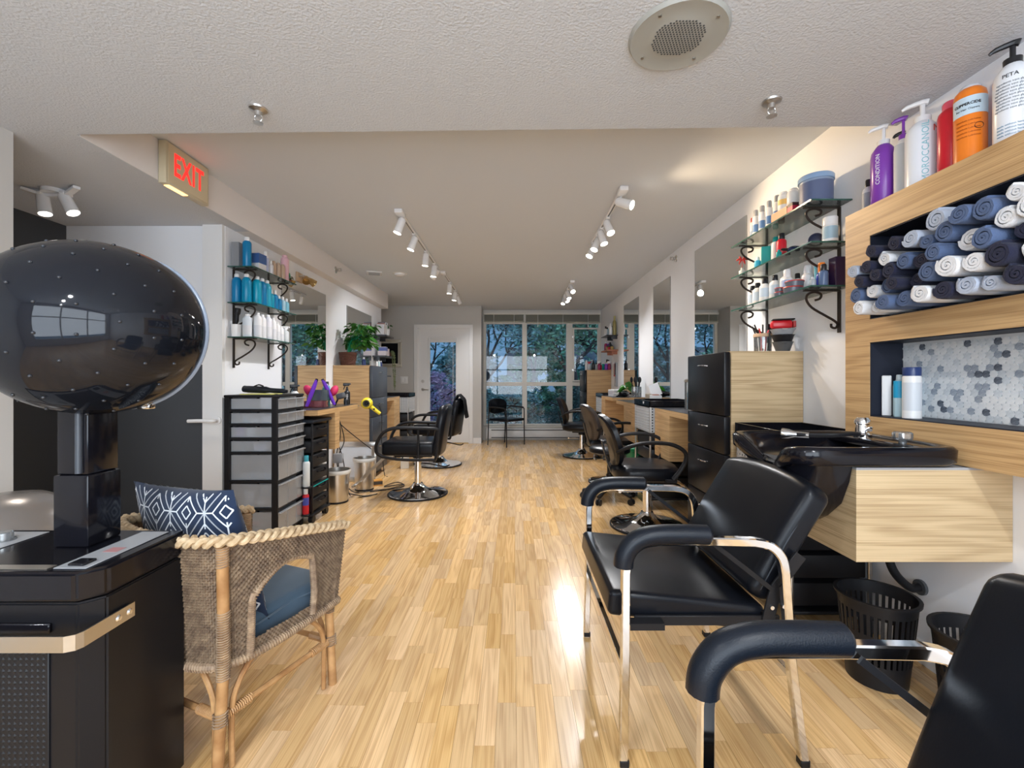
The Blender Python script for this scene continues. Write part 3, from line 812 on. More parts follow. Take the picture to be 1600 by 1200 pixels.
for it in range(220):
    for i in range(len(P)):
        for j in range(i+1, len(P)):
            dy, dz = P[i][0]-P[j][0], P[i][1]-P[j][1]; d = math.hypot(dy, dz) or 1e-4
            m = (P[i][2]+P[j][2])*.93
            if d < m:
                k = (m-d)/2*.5/d; P[i][0] += dy*k; P[i][1] += dz*k; P[j][0] -= dy*k; P[j][1] -= dz*k
    for p in P:
        p[1] = min(max(p[1]-.00008, N1[0]+.005+p[2]*.98), N1[1]-.02-p[2]); p[0] = min(p[0], NY1-.006-p[2]*1.0)
P.sort(key=lambda p: (-round((p[1]-N1[0])/.06), -p[0]))
rows = {}
for p in P: rows.setdefault(int((p[1]-N1[0]-.005)/.060), []).append(p)
rn = ['bottom', 'second', 'third', 'fourth', 'fifth', 'top']
for rk, lst in rows.items():
    lst.sort(key=lambda p: -p[0]); byc = {}
    for p in lst:
        byc.setdefault(p[3], []).append(p)
    for key, l2 in byc.items():
        for i, p in enumerate(l2):
            what = TC[key][0]
            lab = '%s rolled towel, %s of its colour from the left, %s row%s' % (what, ORD[i], rn[min(rk, 5)], '' if rk in (0, 5) else ' up')
            o = bpy.data.objects.new('rolled_towel', rr.choice(tow_me[key])); C.objects.link(o)
            tag(o, lab, 'towel', 'rolled towels in the oak niche')
            s = p[2]/.0315
            xoff = rr.uniform(-.028, .012); yaw = rr.uniform(-.05, .10)
            o.location = (XE+xoff, p[0], p[1]); o.scale = (1, s, s)
            o.rotation_euler = (rr.uniform(-.4, .4), 0, 0)

# ---------------------------------------------------------------- glass shelves with scrolled iron brackets
def bracket(parent, x, y, z, side, drop=.20, out=.17):
    """side +1: wall is at +x"""
    s = -side
    t = bmn()
    box(t, x+s*.001, x+s*.007, y-.011, y+.011, z-drop-.012, z-.0005, .001, 1)
    obj('strap', t, M_iron, parent, False)
    t = bmn(); box(t, x+s*.007, x+s*(out+.01), y-.009, y+.009, z-.006, z-.0005); obj('arm', t, M_iron, parent, False)
    t = bmn()
    pts = [(out-.045, -.055), (out-.07, -.045), (out-.075, -.022), (out-.045, -.010), (out-.010, -.022), (out-.002, -.052), (out-.03, -.095), (.07, -.140), (.030, -.165), (.012, -.185), (.022, -.205), (.042, -.200), (.044, -.182)]
    k = drop/.2
    tube(t, spl([(x+s*a, y, z+b*k*.92) for a, b in pts], 4), 1, sec=sq(.0055, .0025), up=(0, 1, 0))
    obj('scroll', t, M_iron, parent)
def glass_shelf(lab, side, y0, y1, z, depth, ys, drop=.2, inner=None):
    X = XR if side > 0 else XL; s = -side
    t = thing('glass_shelf', lab, 'shelf', (0, 0, 0), 0, None)
    t.location = (X, y0, z)
    b = bmn(); xa, xb = sorted((s*.002, s*depth)); box(b, xa, xb, 0, y1-y0, -.008, 0, .002, 1); obj('pane', b, M_shelfglass, t, False)
    b = bmn(); box(b, s*depth-.0012, s*depth+.0012, 0, y1-y0, -.0075, -.0005); box(b, xa, xb, -.0012, .0004, -.0075, -.0005)
    obj('pane_edge', b, mat_edge, t, False)
    for y in ys: bracket(t, 0, y-y0, -.0085, side, drop, depth-.03)
    return t
mat_edge = mat('green_glass_edge', (.03, .10, .08), .15)
ZR = (2.0, 1.797, 1.585)
for z, nm in zip(ZR, ('top', 'middle', 'lowest')):
    glass_shelf('%s of the three glass shelves on the right wall' % nm, 1, 2.155, 2.95, z, .20, (2.24, 2.88), .175 if nm != 'lowest' else .2)
ZLs = (1.935, 1.68, 1.435)
for z, nm in zip(ZLs, ('top', 'middle', 'lowest')):
    glass_shelf('%s of the three glass shelves on the left wall' % nm, -1, 3.17, 3.79, z, .19, (3.24, 3.70), .2)

# ================================================================== CABINETS, DESKS, TROLLEYS
def bow_handle(parent, s, x, y, z, mat_=None):
    b = bmn()
    tube(b, spl([(x, y-.055, z), (x+s*.018, y-.04, z+.002), (x+s*.026, y, z+.003), (x+s*.018, y+.04, z+.002), (x, y+.055, z)], 4), 1, sec=[(a*.9, c*.6) for a, c in sq(.008, .006)], up=(0, 0, 1))
    obj('handle', b, M_chrome, parent)
def tall_cabinet(lab, side, y0, y1, front=M_lacq, wood=M_oak):
    s = -side; X = XR if side > 0 else XL
    t = thing('drawer_cabinet', lab, 'cabinet', (X+s*.003, (y0+y1)/2, 0)); h = (y1-y0)/2
    b = bmn(); xa, xb = sorted((0, s*.405)); box(b, xa, xb, -h, h, .06, 1.29); obj('body', b, wood, t, False)
    b = bmn(); xa, xb = sorted((0, s*.37)); box(b, xa, xb, -h+.01, h-.01, 0, .06); obj('plinth', b, M_blackm, t, False)
    zz = [.07, .425, .703, .922, 1.288]
    for a, c in zip(zz, zz[1:]):
        b = bmn(); xa, xb = sorted((s*.408, s*.445)); box(b, xa, xb, -h, h, a+.002, c-.002, .007, 2)
        d = obj('drawer', b, front, t); bow_handle(d, s, s*.445, 0, c-.075)
    return t
c1 = tall_cabinet('tall pale oak cabinet with black drawers in front of the near mirror', 1, 2.52, 3.05, M_lacq, M_oakpale)
tall_cabinet('tall oak cabinet beside the far window carrying many bottles', 1, 7.50, 8.05)
tall_cabinet('tall oak cabinet on the left wall below the potted vine', -1, 5.02, 5.60, M_lacqg)

def desk(lab, side, y0, y1, boxes, ztop=.89, depth=.41):
    s = -side; X = XR if side > 0 else XL
    t = thing('styling_counter', lab, 'counter', (X+s*.009, y0, 0)); L = y1-y0
    xa, xb = sorted((0, s*depth))
    b = bmn(); box(b, xa, xb, 0, L, ztop-.045, ztop-.003); obj('edge_board', b, M_oak, t, False)
    b = bmn(); box(b, xa, xb, 0, L, ztop-.003, ztop); obj('worktop', b, M_counter, t, False)
    for a, c, zb in boxes:
        b = bmn(); box(b, xa, xb, a-y0, c-y0, zb, ztop-.0455); obj('pedestal', b, M_oak, t, False)
    return t
desk('oak counter with charcoal top between near cabinet and black trolley', 1, 3.06, 3.85, [(3.49, 3.85, .49)])
desk('oak counter with charcoal top carrying the tissue box', 1, 4.38, 5.30, [(4.38, 4.94, .49)])
desk('oak counter with charcoal top carrying the orchid', 1, 5.50, 6.19, [(5.95, 6.19, .49)], .91)
desk('oak counter on the left wall with flat irons on it', -1, 3.52, 4.42, [(3.86, 3.96, .53)], .89, .48)
desk('oak counter beyond the tall cabinet on the left wall', -1, 5.62, 6.24, [(5.95, 6.24, .30)], .90, .43)

# oak box under the shampoo bowl
t = thing('basin_cabinet', 'pale oak wall-hung box carrying the black shampoo bowl', 'cabinet', (1.118, 1.463, .534))
b = bmn(); box(b, 0, XR-1.118-.001, 0, .52, 0, .300); obj('body', b, M_oakpale, t, False)
b = bmn(); box(b, .0, XR-1.118-.001, 0, .52, .300, .308); obj('top_trim', b, M_grey, t, False)

# perforated panel: cells with octagonal holes
def perforated(b, nu, nv, pu, pv, M):
    for i in range(nu):
        for j in range(nv):
            cx, cz = (i+.5)*pu, (j+.5)*pv
            o = [(cx-pu/2, cz-pv/2), (cx, cz-pv/2), (cx+pu/2, cz-pv/2), (cx+pu/2, cz), (cx+pu/2, cz+pv/2), (cx, cz+pv/2), (cx-pu/2, cz+pv/2), (cx-pu/2, cz)]
            r = min(pu, pv)*.28
            q = [(cx+r*math.cos(a*PI/4-3*PI/4), cz+r*math.sin(a*PI/4-3*PI/4)) for a in range(8)]
            O = [b.verts.new(M @ Vector((x, 0, z))) for x, z in o]; Q = [b.verts.new(M @ Vector((x, 0, z))) for x, z in q]
            Q2 = [b.verts.new(M @ Vector((x, .002, z))) for x, z in q]
            for k in range(8):
                b.faces.new((O[k], O[(k+1) % 8], Q[(k+1) % 8], Q[k])); b.faces.new((Q[k], Q[(k+1) % 8], Q2[(k+1) % 8], Q2[k]))
def caster(parent, x, y, r=.03, col=None):
    b = bmn(); cyl(b, (x-.01, y, r+.001), (x+.01, y, r+.001), r, n=18); obj('wheel', b, M_dgrey, c_ := obj('caster', _fork(x, y, r), M_steel if col is None else col, parent))
    return c_
def _fork(x, y, r):
    b = bmn()
    for s in (-1, 1): box(b, x+s*.014-.0015, x+s*.014+.0015, y-.012, y+.012, r, 2*r+.012)
    box(b, x-.0155, x+.0155, y-.014, y+.014, 2*r+.010, 2*r+.016); cyl(b, (x, y, 2*r+.016), (x, y, 2*r+.03), .006, n=8)
    return b
def salon_trolley(lab, x0, x1, y0, y1, ztop, side=1, letters=True, face=None, arms=False):
    """black utility trolley: tray with raised rim, perforated grey side panels, casters"""
    t = thing('salon_trolley', lab, 'trolley', ((x0+x1)/2, (y0+y1)/2, 0)); a, c = (x1-x0)/2, (y1-y0)/2
    b = bmn(); w_ = .008
    box(b, -a, a, -c, c, ztop-.055, ztop-.047)
    for q in ((-a, a, -c, -c+w_), (-a, a, c-w_, c), (-a, -a+w_, -c, c), (a-w_, a, -c, c)): box(b, *q, ztop-.055, ztop, .002, 1)
    obj('tray', b, M_black, t)
    for yy in (-c+.012, c-.014):
        for xx in (-a+.012, a-.014):
            b = bmn(); cyl(b, (xx, yy, .09), (xx, yy, ztop-.055), .009, n=10); obj('post', b, M_steel, t)
            caster(t, xx, yy)
    # perforated side on the room side
    b = bmn(); pv = .024; n = max(3, int((2*c-.02)/.026))
    s = -side; xx = s*(a-.004)
    perforated(b, n, 9, (2*c-.02)/n, pv, Matrix.Translation((xx, -c+.01, ztop-.055-9*pv-.005)) @ Matrix.Rotation(PI/2, 4, 'Z'))
    obj('perforated_panel', b, mat_perf, t, False)
    b = bmn(); n = max(3, int((2*a-.03)/.026))
    perforated(b, n, 9, (2*a-.03)/n, pv, Matrix.Translation((-a+.015, -c+.004, ztop-.055-9*pv-.005)))
    obj('perforated_panel', b, mat_perf, t, False)
    for k in range(4):
        z1_ = ztop-.30-k*.125
        if z1_-.11 < .10: break
        b = bmn(); box(b, -a+.022, a-.022, -c+.022, c-.022, z1_-.105, z1_, .008, 2); obj('drawer', b, M_blackm, t)
    b = bmn(); box(b, -a+.015, a-.015, -c+.015, c-.015, ztop-.29, ztop-.06, .004, 1); obj('bin', b, M_blackm, t)
    b = bmn(); box(b, -a, a, -c, c, .085, .10, .004, 1); obj('base_tray', b, M_blackm, t)
    if letters:
        M = Matrix.Translation((-side*(a+.0012), -c*.30 if letters is True else 0, ztop-.024)) @ Matrix.Rotation(-side*PI/2, 4, 'Z')
        text('NP', .030, M_inkw, t, M)
    return t
mat_perf = mat('grey_perforated_plastic', (.50, .51, .52), .45)
salon_trolley('black trolley with grey perforated side between cabinet and shampoo bowl', 1.225, 1.60, 1.985, 2.485, .893)
salon_trolley('black trolley between the two right-hand counters', 1.17, 1.60, 3.87, 4.36, .945, letters=True)
salon_trolley('black trolley with dotted side before the far right tall cabinet', 1.25, 1.60, 6.28, 6.85, .93, letters=False)
salon_trolley('black trolley with dotted side at the far left below the framed screen', -2.0, -1.52, 6.48, 6.90, .93, side=-1, letters=False)

# ================================================================== SHAMPOO BOWL
t = thing('shampoo_bowl', 'glossy black shampoo bowl with chrome tap on the oak box', 'basin', (1.19, 1.685, .91))
def rr_ring(a, c, r, z, n=64, dip=0, ox=0, oy=0):
    out = []
    for i in range(n):
        th = 2*PI*i/n; ct, st = math.cos(th), math.sin(th)
        e = 2/r
        x = a*math.copysign(abs(ct)**e, ct); y = c*math.copysign(abs(st)**e, st)
        zz = z
        if dip and ct < 0: zz -= dip*math.exp(-(y/.105)**2)*min(1, (-x/a)**3)
        xx = x+ox
        if ct < 0: xx += (.05)*math.exp(-(y/.10)**2)*(-x/a)**3 if dip else 0
        out.append((xx, y+oy, zz))
    return out
A, Cc = .275, .255
b = bmn()
ring_loft(b, [rr_ring(A-.012, Cc-.012, 7, -.060, dip=.105), rr_ring(A, Cc, 7, -.050, dip=.105), rr_ring(A+.002, Cc+.002, 7, -.010, dip=.105), rr_ring(A-.006, Cc-.006, 7, 0, dip=.108),
              rr_ring(A-.022, Cc-.022, 7, .001, dip=.108), rr_ring(A-.032, Cc-.032, 6, -.010, dip=.10),
              rr_ring(A-.055, Cc-.05, 5, -.035, dip=.05, ox=-.01), rr_ring(.185, .185, 3, -.085, ox=-.05), rr_ring(.15, .15, 2.4, -.15, ox=-.06), rr_ring(.07, .07, 2, -.178, ox=-.06), rr_ring(.02, .02, 2, -.182, ox=-.06)], capa=False)
obj('rim_basin', b, M_black, t, True, 60)
b = bmn()
ring_loft(b, [rr_ring(.205, .215, 4, -.060, ox=-.045, dip=.05), rr_ring(.185, .20, 3.5, -.12, ox=-.06), rr_ring(.15, .165, 3, -.20, ox=-.075), rr_ring(.09, .10, 2.4, -.26, ox=-.08), rr_ring(.05, .06, 2, -.285, ox=-.08)], capa=True)
# keep the underside in front of the oak box
for v in b.verts: v.co.x = min(v.co.x, -.078)
obj('underside', b, M_black, t)
b = bmn(); lathe(b, [(0, -.176), (.024, -.176), (.028, -.181)], 20, Matrix.Translation((-.06, 0, 0))); obj('drain', b, M_chrome, t)
b = bmn(); box(b, .135, .235, -.22, .23, -.034, -.006, .008, 2); obj('tap_deck', b, M_black, t)
b = bmn(); Mf = Matrix.Translation((.175, .07, -.006))
lathe(b, [(0, 0), (.030, 0), (.030, .012), (.023, .02), (.022, .05), (.026, .054), (.026, .066), (.018, .078), (0, .08)], 22, Mf); f_ = obj('mixer_tap', b, M_chrome, t)
b = bmn(); tube(b, spl([(.175, .05, .022), (.165, .015, .035), (.15, .0, .03)], 4), .007, 8); obj('tap_lever', b, M_chrome, f_)
b = bmn(); tube(b, spl([(.175, .07, .0), (.13, .05, .010), (.05, .05, .005), (-.01, .09, .0), (-.05, .12, -.002)], 6), .0085, 8); obj('spray_hose', b, M_blackm, t)
b = bmn(); Mh = Matrix.Translation((-.03, .11, -.002)) @ Matrix.Rotation(2.35, 4, 'Z') @ Matrix.Rotation(PI/2, 4, 'Y')
lathe(b, [(0, -.02), (.011, -.02), (.012, .03), (.019, .05), (.022, .075), (.0, .078)], 18, Mh); obj('spray_head', b, M_chrome, t)
b = bmn(); Mk = Matrix.Translation((.185, -.10, -.006)); lathe(b, [(0, 0), (.012, 0), (.012, .012), (.026, .014), (.030, .02), (.030, .036), (.024, .042), (0, .042)], 12, Mk); obj('clear_knob', b, M_clear, t, True, 20)
b = bmn(); lathe(b, [(0, 0.001), (.011, 0.001), (.011, .036), (0, .036)], 10, Mk); obj('knob_core', b, M_chrome, t)

# hose under the box
t = thing('drain_pipe', 'black waste pipe hanging below the oak box', 'pipe', (1.50, 1.80, 0))
b = bmn(); tube(b, spl([(0, 0, .534), (0, 0, .44), (.02, -.01, .36), (.08, -.01, .30), (.12, -.01, .30)], 6), .016, 10); obj('pipe', b, M_blackm, t)
b = bmn(); cyl(b, (.118, -.01, .30), (.129, -.01, .30), .03, n=16); obj('flange', b, M_dgrey, t)

# slotted waste baskets
def basket(lab, x, y, r=.125, h=.32):
    t = thing('waste_basket', lab, 'basket', (x, y, 0)); r0 = r*.76
    def rad(z): return r0+(r-r0)*z/h
    b = bmn(); lathe(b, [(0, .001), (r0, .001), (rad(.09), .09), (rad(.09)-.003, .09), (r0-.003, .005), (0, .005)], 36); obj('bottom_shell', b, M_blackm, t)
    b = bmn(); lathe(b, [(rad(h-.045), h-.045), (rad(h), h-.012), (r+.008, h-.010), (r+.009, h), (r-.003, h), (rad(h-.045)-.003, h-.045), (rad(h-.045), h-.045)], 36); obj('rim', b, M_blackm, t)
    b = bmn(); z = .185; lathe(b, [(rad(z-.012), z-.012), (rad(z+.012), z+.012), (rad(z+.012)-.003, z+.012), (rad(z-.012)-.003, z-.012), (rad(z-.012), z-.012)], 36); obj('middle_band', b, M_blackm, t)
    n = 36; b = bmn()
    for z0_, z1_ in ((.09, z-.012), (z+.012, h-.045)):
        for k in range(n):
            a = 2*PI*k/n
            q = [(rad(z0_)-.0015, z0_-.002), (rad(z1_)-.0015, z1_+.002)]
            tube(b, [(q[0][0]*math.cos(a), q[0][0]*math.sin(a), q[0][1]), (q[1][0]*math.cos(a), q[1][0]*math.sin(a), q[1][1])], 1, sec=[(-.0055, -.0015), (.0055, -.0015), (.0055, .0015), (-.0055, .0015)], up=(math.cos(a), math.sin(a), 0))
    obj('ribs', b, M_blackm, t, False, kind='stuff')
basket('black slotted waste basket below the oak box, nearer the passage side', 1.375, 1.70, .125)
basket('black slotted waste basket half hidden by the nearest chair back', 1.488, 1.42, .125, .325)

# ================================================================== SHAMPOO CHAIRS (square chrome tube)
def shampoo_chair(lab, x, y, rec=31, bx=.185):
    t = thing('shampoo_chair', lab, 'chair', (x, y, 0), 0, 'black reclining shampoo chairs')
    for s in (-1, 1):
        yy = s*.325
        pts = [(-.245, yy*1.02, 0), (-.238, yy, .30), (-.236, yy, .56)]
        arc = spl([(-.236, yy, .56), (-.226, yy, .61), (-.19, yy, .645), (-.14, yy, .655)], 4)
        arc2 = spl([(.14, yy, .652), (.19, yy, .640), (.222, yy, .605), (.232, yy, .56)], 4)
        b = bmn(); tube(b, pts[:2]+arc+[(0, yy, .655)]+arc2+[(.25, yy, .30), (.285, yy*1.02, 0)], 1, sec=sq(.0125), up=(0, 1, 0)); fr = obj('arm_frame', b, M_chrome, t, True, 30)
        # padded armrest: starts on the front bend
        b = bmn()
        pp = spl([(-.243, yy, .575), (-.237, yy, .615), (-.205, yy, .655), (-.15, yy, .672), (-.06, yy, .674), (.015, yy, .672)], 5)
        n = len(pp); tube(b, pp, [.014]+[.0285]*(n-2)+[.018], 14)
        for v in b.verts: v.co.y = yy+(v.co.y-yy)*1.05
        obj('arm_pad', b, M_leatherb, t)
        for xx, q in ((-.243, 1), (.283, 1)):
            b = bmn(); box(b, xx-.014, xx+.014, yy*1.02-.014, yy*1.02+.014, 0, .022, .003, 1); obj('foot_cap', b, M_blackm, fr)
    for xx, zz, nm in ((-.236, .27, 'cross_bar'), (.262, .25, 'cross_bar')):
        b = bmn(); box(b, xx-.008, xx+.008, -.325, .325, zz-.010, zz+.010, .001, 1); obj(nm, b, M_chrome, t)
    # seat, slightly rising to the front
    Ms = Matrix.Translation((-.03, 0, .425)) @ Matrix.Rotation(D2R(6), 4, 'Y')
    b = bmn(); cushion(b, -.245, .235, -.275, .275, -.045, .035, .018, .010, Ms); obj('seat', b, M_leather, t, True, 60)
    b = bmn()
    for s in (-1, 1): tube(b, [Ms @ Vector((-.236, s*.271, .020)), Ms @ Vector((.235, s*.271, .020))], .0035, 6)
    tube(b, [Ms @ Vector((-.241, -.268, .020)), Ms @ Vector((-.241, .268, .020))], .0035, 6); obj('piping', b, M_leatherb, t, kind='stuff')
    for s in (-1, 1):
        b = bmn(); box(b, -.20, .24, s*.285-.005, s*.285+.005, .385, .415, .002, 1); sr = obj('seat_rail', b, M_blackm, t)
        b = bmn(); tube(b, [(.20, s*.293, .40), (.225, s*.293, .50), (.30, s*.293, .60)], 1, sec=sq(.018, .004), up=(0, 1, 0)); hg = obj('hinge_plate', b, M_blackm, t)
        for (xx, zz) in ((.21, .445), (.235, .53)):
            b = bmn(); cyl(b, (xx, s*.297, zz), (xx, s*.303, zz), .006, n=10); obj('bolt', b, M_chrome, hg)
        b = bmn(); box(b, -.235, -.12, min(s*.29, s*.325), max(s*.29, s*.325), .39, .41); obj('side_bracket', b, M_blackm, t, False)
        b = bmn(); tube(b, [(.02, s*.305, .648), (.21, s*.299, .50)], 1, sec=sq(.007, .003), up=(0, 1, 0)); obj('recline_link', b, M_blackm, t)
    # backrest leaning back
    Mb = Matrix.Translation((bx, 0, .455)) @ Matrix.Rotation(D2R(rec), 4, 'Y')
    b = bmn(); box(b, -.045, .040, -.275, .275, 0, .395, .030, 5)
    bmesh.ops.subdivide_edges(b, edges=[e for e in b.edges if e.calc_length() > .2], cuts=6, use_grid_fill=True)
    for v in b.verts:
        k = v.co.z/.42; c = 1-(v.co.y/.275)**2
        v.co.x += .02*(k-.5)**2-.012*c*(1 if v.co.x < 0 else 0)
        if v.co.z > .3: v.co.z += .022*(1-abs(v.co.y/.275)**2.2)*(v.co.z-.3)/.12-.014*(abs(v.co.y/.275)**6)
    bmesh.ops.transform(b, matrix=Mb, verts=b.verts[:]); obj('backrest', b, M_leather, t, True, 60)
    b = bmn()
    for s in (-1, 1): tube(b, [Mb @ Vector(p) for p in spl([(-.012, s*.272, .03), (-.018, s*.2725, .2), (-.012, s*.268, .36)], 5)], .0035, 6)
    obj('piping', b, M_leatherb, t, kind='stuff')
    return t
shampoo_chair('black vinyl shampoo chair with chrome arms leaning under the bowl', .565, 1.645)
shampoo_chair('black vinyl shampoo chair nearest the viewer at the lower right corner', .575, .465, 23, .085)

# ================================================================== STYLING CHAIRS
def chrome_base(t, r=.285, ztop=.42, rubber=True):
    b = bmn(); lathe(b, [(0, .002), (r, .002), (r, .014), (r*.985, .022), (r*.80, .032), (r*.55, .045), (r*.30, .066), (.052, .10), (.045, .115), (0, .115)], 44); obj('base_disc', b, M_chrome, t)
    if rubber:
        b = bmn(); lathe(b, [(r+.0005, .001), (r+.007, .003), (r+.007, .015), (r+.0005, .018)], 44); obj('base_ring', b, M_blackm, t)
    b = bmn(); cyl(b, (0, 0, .10), (0, 0, ztop-.05), .034, n=22); cyl(b, (0, 0, ztop-.10), (0, 0, ztop-.045), .040, n=22); obj('column', b, M_chrome, t)
def loop_chair(lab, loc, rotz, group=None, back_m=None, h=.0, foot=True):
    """faces local +x; oval back, looped arms"""
    t = thing('styling_chair', lab, 'chair', loc, rotz, group)
    chrome_base(t, .275, .40)
    b = bmn(); box(b, -.13, .15, -.11, .11, .355, .385, .006, 1); cyl(b, (.0, 0, .32), (.0, 0, .355), .05, n=16); obj('seat_plate', b, M_blackm, t)
    b = bmn(); ring_loft(b, [rr_ring(a, c, e, z, 40) for a, c, e, z in ((.20, .215, 3.2, .387), (.235, .245, 3.4, .40), (.245, .255, 3.4, .43), (.243, .253, 3.4, .465), (.225, .235, 3.2, .488), (.15, .16, 2.6, .498), (.05, .05, 2, .50))], M=Matrix.Translation((-.035, 0, 0))); obj('seat', b, M_leather, t)
    Mb = Matrix.Translation((-.235, 0, .47)) @ Matrix.Rotation(D2R(-16), 4, 'Y')
    b = bmn(); rings = []
    H = .41
    for k, (th, sc) in enumerate(((-.030, .82), (-.034, .93), (-.024, 1.0), (.006, 1.0), (.020, .94), (.026, .80), (.030, .5), (.031, .1))):
        r_ = []
        for i in range(40):
            a = 2*PI*i/40; ct, st = math.cos(a), math.sin(a); e = 2/3.0
            y = .215*sc*math.copysign(abs(ct)**e, ct); z = H/2+(H/2)*sc*math.copysign(abs(st)**e, st)
            y *= (.88+.12*math.sin(PI*min(1, max(0, z/H))))
            r_.append(Mb @ Vector((th+.10*(y/.215)**2*.5, y, z)))
        rings.append(r_)
    ring_loft(b, rings); obj('backrest', b, back_m or M_leather, t)
    b = bmn(); tube(b, spl([(-.10, 0, .37), (-.20, 0, .37), (-.262, 0, .40), (-.31, 0, .52), (-.345, 0, .66)], 5), 1, sec=[(c, a) for a, c in sq(.032, .005)], up=(0, 1, 0)); obj('back_bar', b, M_blackm, t)
    for s in (-1, 1):
        yy = s*.268
        pts = spl([(-.265, s*.22, .60), (-.20, yy, .645), (-.10, yy*1.03, .675), (.02, yy*1.04, .68), (.12, yy*1.04, .665), (.195, yy*1.03, .62), (.205, yy*1.02, .56), (.165, yy, .48), (.12, yy*.97, .42)], 6)
        n = len(pts); b = bmn(); tube(b, pts, 1, sec=[(.017*math.cos(q*PI/5), .014*math.sin(q*PI/5)) for q in range(10)]); obj('arm', b, M_blackm, t)
        b = bmn(); box(b, .07, .15, min(s*.2, s*.262), max(s*.2, s*.262), .392, .418, .004, 1); obj('arm_mount', b, M_blackm, t)
    if foot:
        b = bmn()
        for s in (-1, 1): tube(b, spl([(.12, s*.06, .37), (.26, s*.06, .33), (.40, s*.07, .14)], 4), .009, 8)
        tube(b, [(.40, -.16, .14), (.40, .16, .14)], .011, 8); obj('footrest', b, M_chrome, t)
    b = bmn(); tube(b, spl([(-.035, .0, .27), (-.12, .03, .26), (-.20, .05, .255)], 4), .006, 8); cyl(b, (-.20, .035, .255), (-.20, .075, .255), .012, n=10); obj('pump_lever', b, M_chrome, t)
    return t
loop_chair('black styling chair with looped arms beside the near black cabinet', (1.025, 3.45, 0), D2R(-3), 'styling chairs on the right')
loop_chair('brown-backed styling chair second from the near cabinet on the right', (1.10, 4.92, 0), D2R(8), 'styling chairs on the right', mat('brown_vinyl', (.045, .035, .032), .35), foot=False)
loop_chair('styling chair nearest the far window on the right side', (1.00, 6.60, 0), D2R(-14), 'styling chairs on the right', foot=False)

def square_chair(lab, loc, rotz, group=None, foot=True):
    """boxy cushions, bent arms; faces local +x"""
    t = thing('styling_chair', lab, 'chair', loc, rotz, group)
    chrome_base(t, .285, .46)
    b = bmn(); box(b, -.16, .20, -.13, .13, .385, .415, .006, 1); cyl(b, (0, 0, .36), (0, 0, .385), .05, n=16); obj('seat_plate', b, M_blackm, t)
    b = bmn(); cushion(b, -.20, .30, -.245, .245, .415, .545, .035, .008); obj('seat', b, M_leather, t, True, 60)
    b = bmn(); tube(b, [(-.17, -.2, .56), (-.17, .2, .56)], .002, 4); obj('seam', b, M_blackm, t)
    Mb = Matrix.Translation((-.215, 0, .40)) @ Matrix.Rotation(D2R(-9), 4, 'Y')
    b = bmn(); box(b, -.045, .045, -.235, .235, 0, .49, .04, 5)
    bmesh.ops.subdivide_edges(b, edges=[e for e in b.edges if e.calc_length() > .2], cuts=5, use_grid_fill=True)
    for v in b.verts:
        if v.co.z > .32: v.co.y *= 1-.22*((v.co.z-.32)/.17)**2
        v.co.x += .018*(v.co.y/.235)**2
    bmesh.ops.transform(b, matrix=Mb, verts=b.verts[:]); obj('backrest', b, M_leather, t, True, 60)
    for s in (-1, 1):
        yy = s*.272
        b = bmn(); tube(b, spl([(.27, yy*.95, .41), (.325, yy, .45), (.33, yy, .53), (.275, yy, .63), (.20, yy, .672), (.10, yy, .682), (-.05, yy, .68), (-.20, yy, .675), (-.235, yy*.95, .66)], 5), 1, sec=[(.021*math.cos(q*PI/5), .016*math.sin(q*PI/5)) for q in range(10)]); obj('arm', b, M_blackm, t)
        b = bmn(); tube(b, [(-.055, yy, .67), (-.055, yy, .40)], .011, 8); tube(b, spl([(.27, yy*.95, .41), (.10, yy, .388), (-.16, yy, .385), (-.22, yy, .41), (-.235, yy, .66)], 5), .014, 8); obj('side_frame', b, M_blackm, t)
    if foot:
        b = bmn()
        for s in (-1, 1): tube(b, [(.22, s*.075, .39), (.33, s*.075, .36), (.60, s*.075, .10)], 1, sec=sq(.010, .007), up=(0, 1, 0))
        tube(b, [(.59, -.15, .11), (.59, .15, .11)], .012, 8); obj('footrest', b, M_steel, t)
        b = bmn(); tube(b, spl([(.20, -.10, .385), (.24, -.10, .36), (.24, -.10, .34), (.20, -.10, .325), (.17, -.10, .35), (.20, -.10, .385)], 5), .006, 6); obj('release_ring', b, M_blackm, t)
    b = bmn(); tube(b, spl([(.035, .02, .30), (.02, -.05, .30), (-.10, -.10, .28), (-.24, -.11, .25), (-.30, -.08, .27)], 5), .007, 8); obj('pump_lever', b, M_blackm, t)
    return t
square_chair('boxy black styling chair standing near the left counter', (-.947, 4.42, 0), PI+.02, 'styling chairs on the left')
square_chair('boxy black styling chair before the glazed door, a cape over its back', (-.985, 5.95, 0), PI-.12, 'styling chairs on the left', False)
# cape hung over the far left chair
b = bmn()
def cape(u, v):
    x = -.02+.09*math.sin(u*PI)*0+(u-.5)*.03; y = (u-.5)*.36
    s = v*2-1
    z = .925-.30*abs(s)**1.05+.01*math.sin(u*17)
    xx = (.060 if s > 0 else -.045)*min(1, abs(s)*4)+.008*math.sin(u*21+v*5)
    return Vector((xx+ (.045*s if s > 0 else .0), y, z))
V = grid(b, 26, 20, cape)
g = bmesh.ops.solidify(b, geom=b.faces[:], thickness=.004)
o = obj('salon_cape', b, noisy(mat('black_cape_cloth', (.012, .013, .016), .8), nscale=60, bump=.2), None, True, 60, loc=(-.72, 5.90, .005)); tag(o, 'black cloth cape draped over the back of the far left chair', 'cape')

